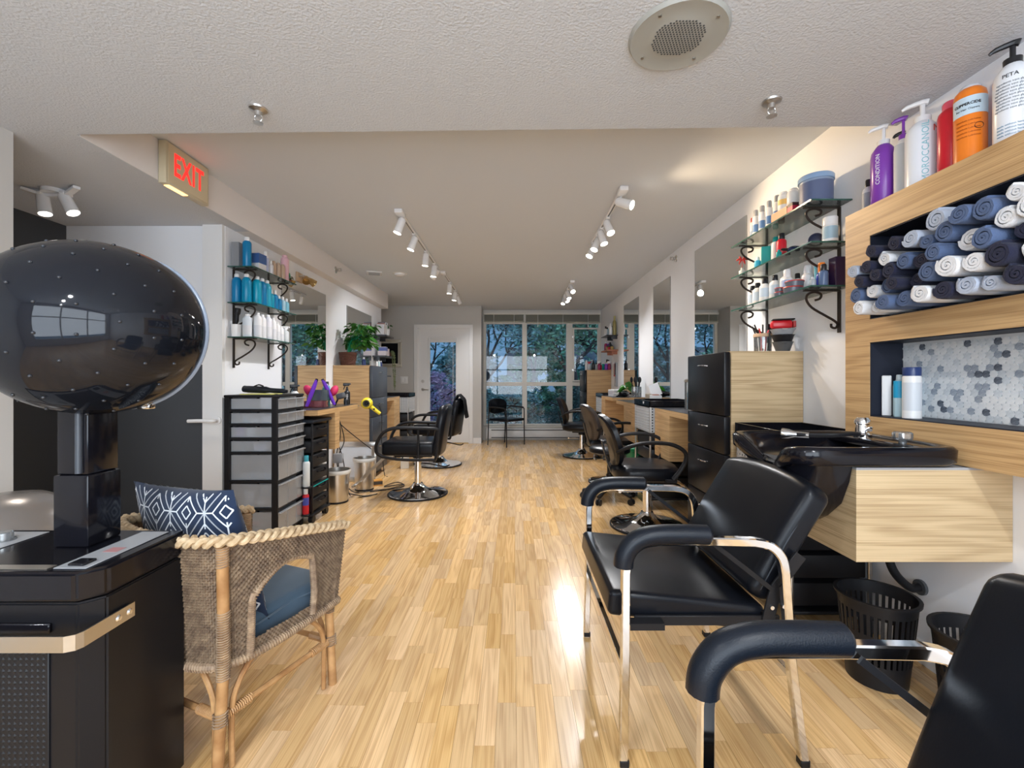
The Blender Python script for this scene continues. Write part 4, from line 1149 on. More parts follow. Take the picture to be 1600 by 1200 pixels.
# ---------------------------------------------------------------- rolling stool
t = thing('rolling_stool', 'low rolling stool with a five-star caster base behind the near chair', 'stool', (.90, 4.22, 0))
b = bmn(); lathe(b, [(0, .44), (.17, .44), (.19, .455), (.19, .485), (.17, .50), (0, .505)], 30); obj('seat', b, M_leather, t)
b = bmn(); cyl(b, (0, 0, .10), (0, 0, .44), .022, n=14); cyl(b, (0, 0, .09), (0, 0, .24), .03, n=14); obj('column', b, M_blackm, t)
for k in range(5):
    a = 2*PI*k/5+.35; x, y = .25*math.cos(a), .25*math.sin(a)
    b = bmn(); tube(b, [(0, 0, .12), (x*.6, y*.6, .10), (x, y, .075)], 1, sec=sq(.018, .011), up=(0, 0, 1)); st_ = obj('star_arm', b, M_blackm, t)
    b = bmn()
    for s in (-1, 1): cyl(b, (x+s*.007*math.sin(a)-s*.0, y-s*.007*math.cos(a), .028), (x+s*.021*math.sin(a), y-s*.021*math.cos(a), .028), .027, n=14)
    cyl(b, (x, y, .03), (x, y, .075), .007, n=8); obj('caster', b, M_blackm, st_)
t = thing('bin', 'green plastic bin standing under the counter behind the near chair', 'bin', (1.30, 4.62, 0))
b = bmn(); ring_loft(b, [rr_ring(a, c, 5, z, 32) for a, c, z in ((.10, .12, .001), (.125, .145, .40), (.135, .155, .41), (.135, .155, .425), (.122, .142, .425), (.098, .118, .01))]); obj('shell', b, M_green, t)
b = bmn(); ring_loft(b, [rr_ring(a, c, 5, z, 32) for a, c, z in ((.138, .158, .427), (.138, .158, .434), (.11, .13, .445), (.03, .04, .45))]); obj('lid', b, M_green, t)

# ---------------------------------------------------------------- slim armchair by the far window
t = thing('armchair', 'slim black armchair standing before the left window bay', 'chair', (-.13, 7.75, 0), D2R(-40))
b = bmn(); cushion(b, -.21, .23, -.215, .215, .42, .465, .018, .006); obj('seat', b, M_leather, t, True, 60)
b = bmn(); rings = []
for th, sc in ((-.02, .85), (-.022, .97), (0, 1), (.018, .97), (.022, .8), (.022, .1)):
    rings.append([(-.235+th+.045*(math.cos(a)*.9)**2, .225*sc*math.copysign(abs(math.cos(a))**.75, math.cos(a)), .665+.135*sc*math.copysign(abs(math.sin(a))**.75, math.sin(a))) for a in [2*PI*i/32 for i in range(32)]])
ring_loft(b, rings); obj('backrest', b, M_leather, t)
for s in (-1, 1):
    b = bmn(); tube(b, spl([(.21, s*.235, 0), (.205, s*.235, .35), (.20, s*.24, .60), (.185, s*.245, .632), (.10, s*.25, .645), (-.14, s*.25, .655), (-.20, s*.238, .665)], 4), .0095, 8); obj('front_leg', b, M_blackm, t)
    b = bmn(); tube(b, spl([(-.235, s*.22, 0), (-.215, s*.22, .40), (-.225, s*.20, .58), (-.235, s*.18, .72)], 4), .0095, 8); obj('rear_leg', b, M_blackm, t)
    b = bmn(); tube(b, [(.20, s*.235, .43), (-.212, s*.22, .43)], .008, 6); obj('side_rail', b, M_blackm, t)
    b = bmn(); tube(b, spl([(.17, s*.25, .648), (.05, s*.252, .657), (-.12, s*.252, .664)], 4), 1, sec=[(.02*math.cos(q*PI/5), .01*math.sin(q*PI/5)) for q in range(10)]); obj('arm_pad', b, M_blackm, t)

# ================================================================== HOODED DRYER (left foreground)
t = thing('hooded_dryer', 'large hair dryer with smoked hood on a black control box', 'hair dryer', (-1.24, 1.135, 0))
X0, X1, Y0, Y1 = -.30, .30, -.135, .145           # local body box
def chamf(x0, x1, y0, y1, c): return [(x0, y0), (x1-c, y0), (x1, y0+c), (x1, y1), (x0, y1)]
b = bmn(); prism(b, chamf(X0, X1, Y0, Y1, .035), .60, Matrix.Translation((0, 0, .03))); bmesh.ops.bevel(b, geom=b.edges[:], offset=.004, segments=2, affect='EDGES'); obj('body', b, M_lacq, t)
b = bmn(); prism(b, chamf(X0-.006, X1+.004, Y0-.006, Y1+.004, .04), .066, Matrix.Translation((0, 0, .634))); bmesh.ops.bevel(b, geom=b.edges[:], offset=.007, segments=2, affect='EDGES'); obj('top_deck', b, M_black, t)
for sx in (X0+.05, X1-.05):
    for sy in (Y0+.04, Y1-.04):
        b = bmn(); cyl(b, (sx, sy, 0), (sx, sy, .03), .02, n=14); obj('foot', b, M_blackm, t)
# quilted speaker-like grille on the front
b = bmn(); box(b, X0+.01, X1-.095, Y0-.004, Y0-.0005, .06, .545, .002, 1); g_ = obj('front_grille', b, M_blackm, t)
b = bmn()
nx, nz_ = 38, 36; w0 = (X1-.10)-(X0+.015); pw = w0/nx; ph = .47/nz_
for i in range(nx):
    for j in range(nz_):
        cx, cz = X0+.015+(i+.5)*pw, .07+(j+.5)*ph; q = [(cx-pw*.42, cz), (cx, cz-ph*.42), (cx+pw*.42, cz), (cx, cz+ph*.42)]
        V4 = [b.verts.new((x, Y0-.0042, z)) for x, z in q]; ap = b.verts.new((cx, Y0-.0062, cz))
        for k in range(4): b.faces.new((V4[k], V4[(k+1) % 4], ap))
obj('stud', b, M_blackm, g_, False, kind='stuff')
b = bmn(); box(b, X0+.01, X1-.09, Y0-.008, Y0-.0005, .566, .588, .002, 1); obj('air_slot', b, M_black, t)
# steel handle bar around the front
b = bmn()
hp = [(X0-.03, Y0-.045), (X1-.060, Y0-.045), (X1-.045, Y0-.035), (X1+.006, Y0+.035), (X1+.006, Y0+.105)]
hp = [(X0-.02, Y0-.05), (X1-.014, Y0-.05), (X1+.002, Y0-.042), (X1+.0075, Y0-.03), (X1+.0075, Y0+.10)]
tube(b, [(x, y, .568) for x, y in hp], 1, sec=[(-.002, -.017), (.002, -.017), (.002, .017), (-.002, .017)], up=(0, 0, 1)); hb = obj('handle_bar', b, M_steel, t, False)
for yy in (Y0+.055, Y0+.085):
    b = bmn(); M = Matrix.Translation((X1+.0095, yy, .568)) @ Matrix.Rotation(PI/2, 4, 'Y'); lathe(b, [(0, .004), (.005, .0035), (.008, 0), (0, 0)], 14, M); obj('screw', b, M_chrome, hb)
# control strips
zt = .7005
b = bmn(); box(b, X1-.105, X1-.03, Y0+.015, Y1-.02, zt, zt+.002, .001, 1); cs = obj('control_strip', b, M_grey, t)
b = bmn(); box(b, X1-.083, X1-.045, Y0+.025, Y0+.06, zt+.002, zt+.008, .002, 1); obj('rocker_switch', b, M_black, cs)
b = bmn(); box(b, X1-.08, X1-.045, Y0+.11, Y0+.14, zt+.0021, zt+.0026); obj('warning_sticker', b, mat('faded_red_print', (.45, .22, .22), .5), cs, False)
b = bmn(); box(b, X0+.02, X0+.235, Y0+.02, Y1-.02, zt, zt+.002, .001, 1); cs = obj('control_strip', b, M_grey, t)
for k, (xx, yy) in enumerate(((X0+.145, Y0+.07), (X0+.185, Y0+.19), (X0+.06, Y0+.13))):
    b = bmn(); M = Matrix.Translation((xx, yy, zt+.002)); lathe(b, [(0, 0), (.024, 0), (.024, .003), (.019, .004), (.018, .022), (.016, .024), (0, .024)], 16, M); obj('timer_knob', b, M_clear, cs, True, 20)
    b = bmn(); lathe(b, [(0, .0005), (.012, .0005), (.012, .020), (0, .020)], 12, M); obj('knob_core', b, M_steel, cs)
b = bmn(); box(b, X0+.24, X1-.115, Y0+.012, Y0+.035, zt, zt+.0015); obj('trim_strip', b, M_steel, t, False)
# post in two telescoping sections
hx, hy = .16, .055      # hood centre, local
b = bmn(); box(b, .060, .152, .010, .108, .70, .885, .006, 2); obj('post_sleeve', b, M_black, t)
b = bmn(); box(b, .066, .148, .014, .104, .885, 1.10, .006, 2); obj('post', b, M_black, t)
b = bmn(); cyl(b, (.128, .010, .89), (.128, .010, 1.09), .008, n=12); obj('post_rod', b, M_lacqg, t)
# hood: ellipsoid shell cut by an opening on the right
M_smoke = mat('smoked_acrylic', (.012, .014, .020), .04, coat=.25, spec=.5)
def smoke(m):
    n = m.node_tree.nodes; l = m.node_tree.links; b_ = n['Principled BSDF']; out = n['Material Output']
    tr = n.new('ShaderNodeBsdfTransparent'); tr.inputs[0].default_value = (.35, .37, .42, 1)
    mx = n.new('ShaderNodeMixShader'); mx.inputs[0].default_value = .62
    l.new(tr.outputs[0], mx.inputs[1]); l.new(b_.outputs[0], mx.inputs[2]); l.new(mx.outputs[0], out.inputs[0])
smoke(M_smoke)
HC = Vector((hx-.01, hy-.02, 1.262)); hr = (.250, .235, .222)
ax = Vector((.02, 1, .0)).normalized(); qh = ax.to_track_quat('Z', 'Y').to_matrix().to_4x4()
Mh = Matrix.Translation(HC) @ Matrix.Diagonal((hr[0]/.23, hr[1]/.23, hr[2]/.23, 1)) @ qh
b = bmn(); prof = []; tmax = 2.60
R0 = .23; zc = .075
th0 = math.acos(zc/R0)
prof = [(R0*math.sin(th0+(PI-th0)*k/26), R0*math.cos(th0+(PI-th0)*k/26)) for k in range(27)]; prof[-1] = (0, -R0)
lathe(b, prof, 64, Mh); obj('hood', b, M_smoke, t, True, 80)
b = bmn(); prof2 = [(r*.955, z*.955+.002) for r, z in prof]; prof2[-1] = (0, prof2[-1][1]); lathe(b, prof2, 48, Mh); obj('inner_shell', b, mat('smoked_inner_shell', (.03, .033, .04), .35), t, True, 80)
rr0 = R0*math.sin(th0)
b = bmn(); tube(b, [Mh @ Vector((rr0*math.cos(a), rr0*math.sin(a), zc)) for a in [2*PI*i/60 for i in range(60)]], .0065, 8, closed=True); obj('rim_seal', b, mat('blue_grey_rim', (.30, .36, .46), .25), t)
b = bmn(); tube(b, [Mh @ Vector(((rr0-.010)*math.cos(a), (rr0-.010)*math.sin(a), zc+.013)) for a in [2*PI*i/60 for i in range(60)]], .008, 8, closed=True); obj('clear_rim', b, mat('rim_ivory', (.62, .60, .55), .3), t)
# inner air dome bulging from the opening plane
b = bmn(); lathe(b, [(rr0-.012, zc+.006), (rr0-.04, zc+.02), (rr0*.6, zc+.012), (.06, zc-.02), (0, zc-.022)], 44, Mh); obj('air_plate', b, mat('dark_air_plate', (.05, .05, .055), .4), t)
# raised air holes: small studs in rings
b = bmn()
for rg, n_ in ((.35, 7), (.62, 12), (.90, 17), (1.18, 20), (1.46, 22)):
    for k in range(n_):
        a = 2*PI*(k+.5*(rg > .6))/n_; q = PI-rg
        p = Vector((R0*math.sin(q)*math.cos(a), R0*math.sin(q)*math.sin(a), R0*math.cos(q)))*.998
        bmesh.ops.create_uvsphere(b, u_segments=8, v_segments=5, radius=.0042, matrix=Mh @ Matrix.Translation(p))
obj('air_nozzle', b, mat('smoky_nozzle', (.03, .033, .04), .2, coat=.1), t, kind='stuff')
b = bmn(); box(b, .0, .035, -.012, .012, -.010, .010, .004, 2, Matrix.Translation(Mh @ Vector((0, 0, 0))) ); b.free()
b = bmn(); pl = Mh @ Vector((rr0*.60, -rr0*.80, zc)); 
lowest = min((Mh @ Vector((rr0*math.cos(a), rr0*math.sin(a), zc)) for a in [2*PI*i/60 for i in range(60)]), key=lambda p: p.z+abs(p.x-HC.x-.2)*.3)
box(b, lowest.x-.018, lowest.x+.018, lowest.y-.02, lowest.y+.004, lowest.z-.014, lowest.z+.008, .004, 2); obj('latch', b, M_chrome, t)
b = bmn(); ell(b, (HC.x-.243, HC.y-.02, HC.z+.002), .012, .02, .02, 14, 8); obj('side_knob', b, M_whiteg, t)

# second, bronze hood behind the dryer
t = thing('hooded_dryer', 'bronze-grey dryer hood low at the left edge behind the black box', 'hair dryer', (-1.93, 1.70, 0), .2)
M_bronze = mat('bronze_grey_enamel', (.30, .27, .25), .25, metal=.5)
b = bmn(); lathe(b, [(.215, .44), (.235, .48), (.24, .52), (.225, .59), (.18, .65), (.11, .685), (.04, .697), (0, .70)], 44); obj('hood', b, M_bronze, t)
b = bmn(); lathe(b, [(.20, .435), (.238, .435), (.243, .447), (.236, .46), (.21, .46), (.20, .435)], 44); obj('rim', b, M_black, t)
b = bmn(); tube(b, [(.2405*math.cos(a), .2405*math.sin(a), .525) for a in [2*PI*i/60 for i in range(60)]], .003, 6, closed=True); obj('trim_ring', b, M_chrome, t)
b = bmn(); box(b, .06, .13, -.10, -.07, .684, .692, .002, 1, Matrix.Rotation(-.6, 4, 'Z')); obj('sticker', b, mat('cream_sticker', (.65, .60, .42), .5), t)
b = bmn(); cyl(b, (0, 0, .05), (0, 0, .46), .02, n=14); cyl(b, (0, 0, .455), (0, 0, .47), .2, n=28); obj('pole', b, M_chrome, t)
for k in range(4):
    a = PI/4+PI/2*k; b = bmn(); tube(b, [(0, 0, .06), (.17*math.cos(a), .17*math.sin(a), .03)], 1, sec=sq(.014, .010), up=(0, 0, 1)); cyl(b, (.17*math.cos(a), .17*math.sin(a), .0), (.17*math.cos(a), .17*math.sin(a), .03), .016, n=12); obj('foot', b, M_blackm, t)

# ================================================================== WICKER CHAIR
M_floor.node_tree.nodes['Principled BSDF'].inputs['Coat Weight'].default_value = .25
M_floor.node_tree.nodes['Principled BSDF'].inputs['Coat Roughness'].default_value = .12
M_rattan = noisy(mat('rattan_cane', (.42, .22, .09), .45), nscale=14, c0=(.30, .14, .05), c1=(.58, .34, .15), bump=.1)
M_wick = noisy(mat('woven_wicker', (.36, .24, .15), .6), nscale=40, c0=(.20, .13, .085), c1=(.46, .33, .21), bump=.3, bdist=.002)
M_braid = noisy(mat('pale_wicker_braid', (.55, .40, .24), .6), nscale=60, c0=(.42, .28, .15), c1=(.68, .53, .34), bump=.2)
wd, ww = .42, .45
ang = math.atan2(-.38, .925)     # facing direction: local +y
t = thing('wicker_armchair', 'woven wicker tub chair with braided rim beside the hooded dryer', 'chair', (-.94, 1.60, 0), ang)
# local frame: x to the chair's right (towards viewer side), y forward. legs:
LA, LB, LC, LD = (.215, -.245), (.210, .145), (-.210, .145), (-.215, -.245)
def wrap(b, p0, p1, r, pitch=.007, th=.0022):
    p0, p1 = Vector(p0), Vector(p1); d = p1-p0; L = d.length; n = int(L/pitch)
    u = d.orthogonal().normalized(); v = d.normalized().cross(u); pts = []
    for i in range(n*8+1):
        a = 2*PI*i/8; pts.append(p0+d*(i/(n*8))+u*(r*math.cos(a))+v*(r*math.sin(a)))
    tube(b, pts, th, 4)
rimz = lambda y: .672-.10*max(0, min(1, (y+.25)/.47))**1.2
# plan outline of the tub: from front right, around the back, to front left
out = spl([(.228, .180, 0), (.240, .06, 0), (.245, -.12, 0), (.215, -.245, 0), (.11, -.290, 0), (0, -.30, 0), (-.11, -.290, 0), (-.215, -.245, 0), (-.245, -.12, 0), (-.240, .06, 0), (-.228, .180, 0)], 10)
Ls = [0]
for a, c in zip(out, out[1:]): Ls.append(Ls[-1]+(c-a).length)
LT = Ls[-1]
def outl(s):
    s = max(0, min(1, s))*LT
    for i in range(len(out)-1):
        if s <= Ls[i+1]: 
            k = (s-Ls[i])/(Ls[i+1]-Ls[i]); p = out[i].lerp(out[i+1], k); d = (out[i+1]-out[i]).normalized(); return p, Vector((-d.y, d.x, 0))*-1
    return out[-1], Vector((1, 0, 0))
seatz = .335
arch_c = (-.02, .175)
def inarch(p, z):
    # window in each side arm: pointed arch between y -.20 .. +.10
    if abs(p.x) < .20: return False
    y = p.y
    if y < -.185 or y > .035: return False
    if z < seatz+.02: return False
    k = (y+.185)/.22
    top = seatz+.05+.165*math.sin(PI*min(1, k*.5+.12)**.8) if k < 1 else 0
    return z < top
NS, NZ = 400, 88
b = bmn(); grid_v = {}
for i in range(NS+1):
    p, nrm = outl(i/NS)
    for j in range(NZ+1):
        zt_ = rimz(p.y); z = seatz-.03+(zt_-seatz+.02)*j/NZ
        fl = 1+.10*(j/NZ)                                  # flares towards the rim
        # weave relief
        rel = .0028*math.sin(PI*j)*0+.0022*(j % 2)+.0026*(1 if (j//2) % 2 else -1)*math.sin(2*PI*i/4.0+PI/4)
        q = Vector((p.x*fl, p.y*fl, z))+nrm*rel
        grid_v[i, j] = (q, inarch(p, z))
vv = {}
def gv(i, j):
    if (i, j) not in vv: vv[i, j] = b.verts.new(grid_v[i, j][0])
    return vv[i, j]
for i in range(NS):
    for j in range(NZ):
        if grid_v[i, j][1] or grid_v[i+1, j][1] or grid_v[i, j+1][1] or grid_v[i+1, j+1][1]: continue
        b.faces.new((gv(i, j), gv(i+1, j), gv(i+1, j+1), gv(i, j+1)))
bmesh.ops.solidify(b, geom=b.faces[:], thickness=.006)
obj('weave', b, M_wick, t, False, kind='stuff')
# braided rim: three strands
rimpath = []
for i in range(0, 181):
    p, nrm = outl(i/180); rimpath.append((Vector((p.x*1.10, p.y*1.10, rimz(p.y))), nrm))
for k in range(3):
    b = bmn(); pts = []
    for i in range(len(rimpath)*3-2):
        q = i/3; a0 = int(q); f_ = q-a0; a1 = min(a0+1, len(rimpath)-1)
        c = rimpath[a0][0].lerp(rimpath[a1][0], f_); nrm = rimpath[a0][1].lerp(rimpath[a1][1], f_)
        ph = q*.62+k*2*PI/3
        pts.append(c+nrm*(.0135*math.sin(ph))+Vector((0, 0, .008*math.sin(2*ph)+.004)))
    tube(b, pts, .0092, 7); obj('braid_strand', b, M_braid, t)
# arch hoops round the side windows, seat hoop, legs, braces
for s in (1, -1):
    hoop = []
    for i in range(21):
        k = i/20; y = -.188+.225*k; z = seatz+.05+.165*math.sin(PI*min(1, k*.5+.12)**.8)
        hoop.append((s*.252, y, z))
    hoop = [(s*.248, -.190, seatz-.02)]+hoop+[(s*.254, .045, seatz+.06), (s*.25, .040, seatz-.01)]
    b = bmn(); hp = spl(hoop, 2); tube(b, hp, .0095, 8)
    for a, c in zip(hp[::2], hp[2::2]):
        if (c-a).length > .003: wrap(b, a, c, .0105, .006, .0018)
    obj('arch_hoop', b, M_wick, t)
for nm, (x, y) in (('rear', LA), ('front', LB), ('front', LC), ('rear', LD)):
    top = (x*1.12, y*1.10, rimz(y)-.012); kn = (x*1.02, y*1.02, .33)
    b = bmn(); tube(b, [(x*1.05, y*1.12, 0), kn, top], .0155, 12); lg = obj('leg', b, M_rattan, t)
    if nm == 'front': b = bmn(); wrap(b, (x*1.025, y*1.03, .27), top, .0175); obj('cane_wrap', b, M_wick, lg)
    else:
        b = bmn(); wrap(b, (x*1.025, y*1.03, .27), (x*1.06, y*1.05, .47), .0175); obj('cane_wrap', b, M_wick, lg)
        b = bmn(); wrap(b, (x*1.10, y*1.09, .60), top, .0165); obj('cane_wrap', b, M_wick, lg)
    b = bmn(); wrap(b, (x*1.04, y*1.08, .145), (x*1.035, y*1.07, .185), .0185); obj('cane_wrap', b, M_wick, lg)
b = bmn()
ringp = [Vector((p.x*1.0, p.y*1.0, seatz-.03)) for p, _ in [outl(i/40) for i in range(41)]]
ringp += [Vector((-.12, .218, seatz-.03)), Vector((0, .226, seatz-.03)), Vector((.12, .218, seatz-.03))]
tube(b, ringp, .012, 8, closed=True)
for a, c in zip(ringp, ringp[1:]): wrap(b, a, c, .013, .007, .002)
obj('seat_hoop', b, M_wick, t)
b = bmn(); prism(b, [(p.x*.97, p.y*.97) for p in ringp], .012, Matrix.Translation((0, 0, seatz-.045))); obj('seat_deck', b, M_wick, t)
for (a, c) in ((LA, LB), (LB, LC), (LC, LD), (LD, LA)):
    p0, p1 = Vector((a[0]*1.03, a[1]*1.05, .165)), Vector((c[0]*1.03, c[1]*1.05, .165))
    b = bmn(); tube(b, [p0, p1], .0095, 8); wrap(b, p0.lerp(p1, .03), p0.lerp(p1, .22), .0125, .006); wrap(b, p0.lerp(p1, .78), p0.lerp(p1, .97), .0125, .006); obj('stretcher', b, M_rattan, t)
    b = bmn()
    for q0, q1 in ((p0, p1), (p1, p0)):
        d = (q1-q0).normalized()
        tube(b, spl([q0+d*.03+Vector((0, 0, -.16)), q0+d*.03+Vector((0, 0, .0)), q0+d*.05+Vector((0, 0, .07)), q0+d*.11+Vector((0, 0, .13)), q0+d*.19+Vector((0, 0, .145))], 5), .0085, 8)
    obj('curved_brace', b, M_rattan, t)
# seat cushion and loose pillow
M_blue = noisy(mat('slate_blue_cotton', (.055, .10, .15), .85, sheen=.3), nscale=300, bump=.2, bdist=.001)
M_cush = noisy(mat('navy_printed_cotton', (.008, .022, .060), .85, sheen=.2), nscale=300, bump=.15, bdist=.001)
c_ = Matrix.Translation((-.94, 1.60, 0)) @ Matrix.Rotation(ang, 4, 'Z')
t2 = thing('seat_cushion', 'thick slate blue seat cushion in the wicker chair', 'cushion', (-.94, 1.60, seatz-.030), ang)
b = bmn(); cushion(b, -.205, .205, -.215, .190, .0, .095, .030, .012); obj('cushion_body', b, M_blue, t2, True, 70)
b = bmn(); loop = [(x, y, .072) for x, y in ((-.19, -.21), (.19, -.21), (.2, 0), (.19, .17), (-.19, .17), (-.2, 0))]; tube(b, spl([Vector(p)*1 for p in loop], 5, True), .003, 5, True); obj('piping', b, M_blue, t2)
b = bmn(); box(b, -.16, .16, .18, .255, .10, .29, .03, 3, Matrix.Rotation(.0, 4, 'X')); b.free()
def pillow_pt(u, v, h, k=1):
    """u,v in -1..1; pillow lies in local XZ, thickness along y"""
    e = max(0, (1-abs(u)**2.4)*(1-abs(v)**2.4))**.55
    pinch = 1-.07*(1-abs(v)**2)*abs(u)**3*0
    W = .225*(1-.06*(1-v*v)*abs(u)**4); Hh = .225*(1-.06*(1-u*u)*abs(v)**4)
    return Vector((u*W, k*h*e, v*Hh))
def pillow(lab, M, seed):
    t3 = thing('throw_pillow', lab, 'pillow'); t3.matrix_world = M
    h = .065; N = 28; b = bmn()
    for k in (1, -1):
        grid(b, N, N, lambda a, c: pillow_pt(2*a-1, 2*c-1, h, k))
    bmesh.ops.remove_doubles(b, verts=b.verts[:], dist=1e-4); obj('cover', b, M_cush, t3, True, 80)
    # printed geometric lines, both faces
    segs = []
    a_, b_ = .60, .72
    for i in range(-3, 4):
        for j in range(-3, 4):
            x, y = i*a_+(j % 2)*a_/2, j*b_/2*1.0
            star = [(x+dx*a_/2, y+dy*b_/2) for dx, dy in ((1, 1), (-1, 1), (1, -1), (-1, -1))]
            for q in star: segs.append(((x, y), q))
            segs.append(((x, y), (x, y+b_*.30))); segs.append(((x, y), (x, y-b_*.30)))
            cx_, cy_ = x+a_/2, y
            for r_ in (.30, .13):
                dq = [(cx_-a_*r_, cy_), (cx_, cy_-b_*r_), (cx_+a_*r_, cy_), (cx_, cy_+b_*r_)]
                for m in range(4): segs.append((dq[m], dq[(m+1) % 4]))
            segs.append(((x, y), (x+a_*.2, y))); segs.append(((x, y), (x-a_*.2, y)))
    b = bmn()
    for k in (1, -1):
        for (p, q) in segs:
            p, q = Vector(p), Vector(q); L = (q-p).length; n = max(2, int(L/.06)); d = (q-p).normalized(); pr = Vector((-d.y, d.x))*.0095
            prev = None
            for m in range(n+1):
                c = p.lerp(q, m/n)
                if max(abs(c.x), abs(c.y)) > .985: prev = None; continue
                A_, B_ = c+pr, c-pr
                V2 = [b.verts.new(pillow_pt(w.x, w.y, h+.0012, k)) for w in (A_, B_)]
                if prev: b.faces.new((prev[0], prev[1], V2[1], V2[0]))
                prev = V2
    obj('printed_lines', b, mat('white_print', (.75, .78, .82), .8), t3, False, kind='stuff')
    return t3
pillow('navy pillow with white geometric lines leaning in the wicker chair', c_ @ Matrix.Translation((-.045, -.150, seatz+.240)) @ Matrix.Rotation(D2R(14), 4, 'X') @ Matrix.Rotation(D2R(-2), 4, 'Y') @ Matrix.Diagonal((1.12, 1, 1, 1)), 1)

# ================================================================== DRAWER TOWER (left)
t = thing('drawer_tower', 'black framed tower of seven clear plastic drawers by the left wall', 'drawers', (-2.015, 3.11, 0))
TWx, TWy = .37, .39
zb = [(.923, 1.000), (.824, .899), (.726, .80), (.627, .703), (.428, .607), (.236, .403), (.055, .206)]
for (x, y) in ((0, 0), (TWx-.04, 0), (0, TWy-.04), (TWx-.04, TWy-.04)):
    b = bmn(); box(b, x, x+.04, y, y+.04, 0, 1.005, .004, 1); obj('post', b, M_blackm, t)
b = bmn(); box(b, -.001, TWx+.006, -.001, TWy+.001, 1.004, 1.022, .005, 2); obj('top_panel', b, M_blackm, t)
for z0_, z1_ in zb:
    b = bmn(); box(b, .002, TWx-.002, .002, TWy-.002, z0_-.018, z0_-.002); obj('shelf_frame', b, M_blackm, t, False)
    b = bmn(); w_ = .0025; zt2 = z1_-.004; x1_ = TWx+.004
    for q in ((.03, x1_, .02, .02+w_), (.03, x1_, TWy-.02-w_, TWy-.02), (.03, .03+w_, .02, TWy-.02), (x1_, x1_+w_*1.5, .008, TWy-.008)): box(b, *q, z0_, zt2)
    box(b, .03, x1_, .02, TWy-.02, z0_, z0_+w_)
    box(b, x1_, x1_+.022, .012, TWy-.012, zt2-.010, zt2, .003, 1)       # pull lip
    for yy in (.13, .26): box(b, x1_+w_*1.5, x1_+w_*1.5+.002, yy, yy+.004, z0_, zt2-.01)
    obj('drawer', b, M_drawer, t, False)
TOWER = (-2.015, 3.11)

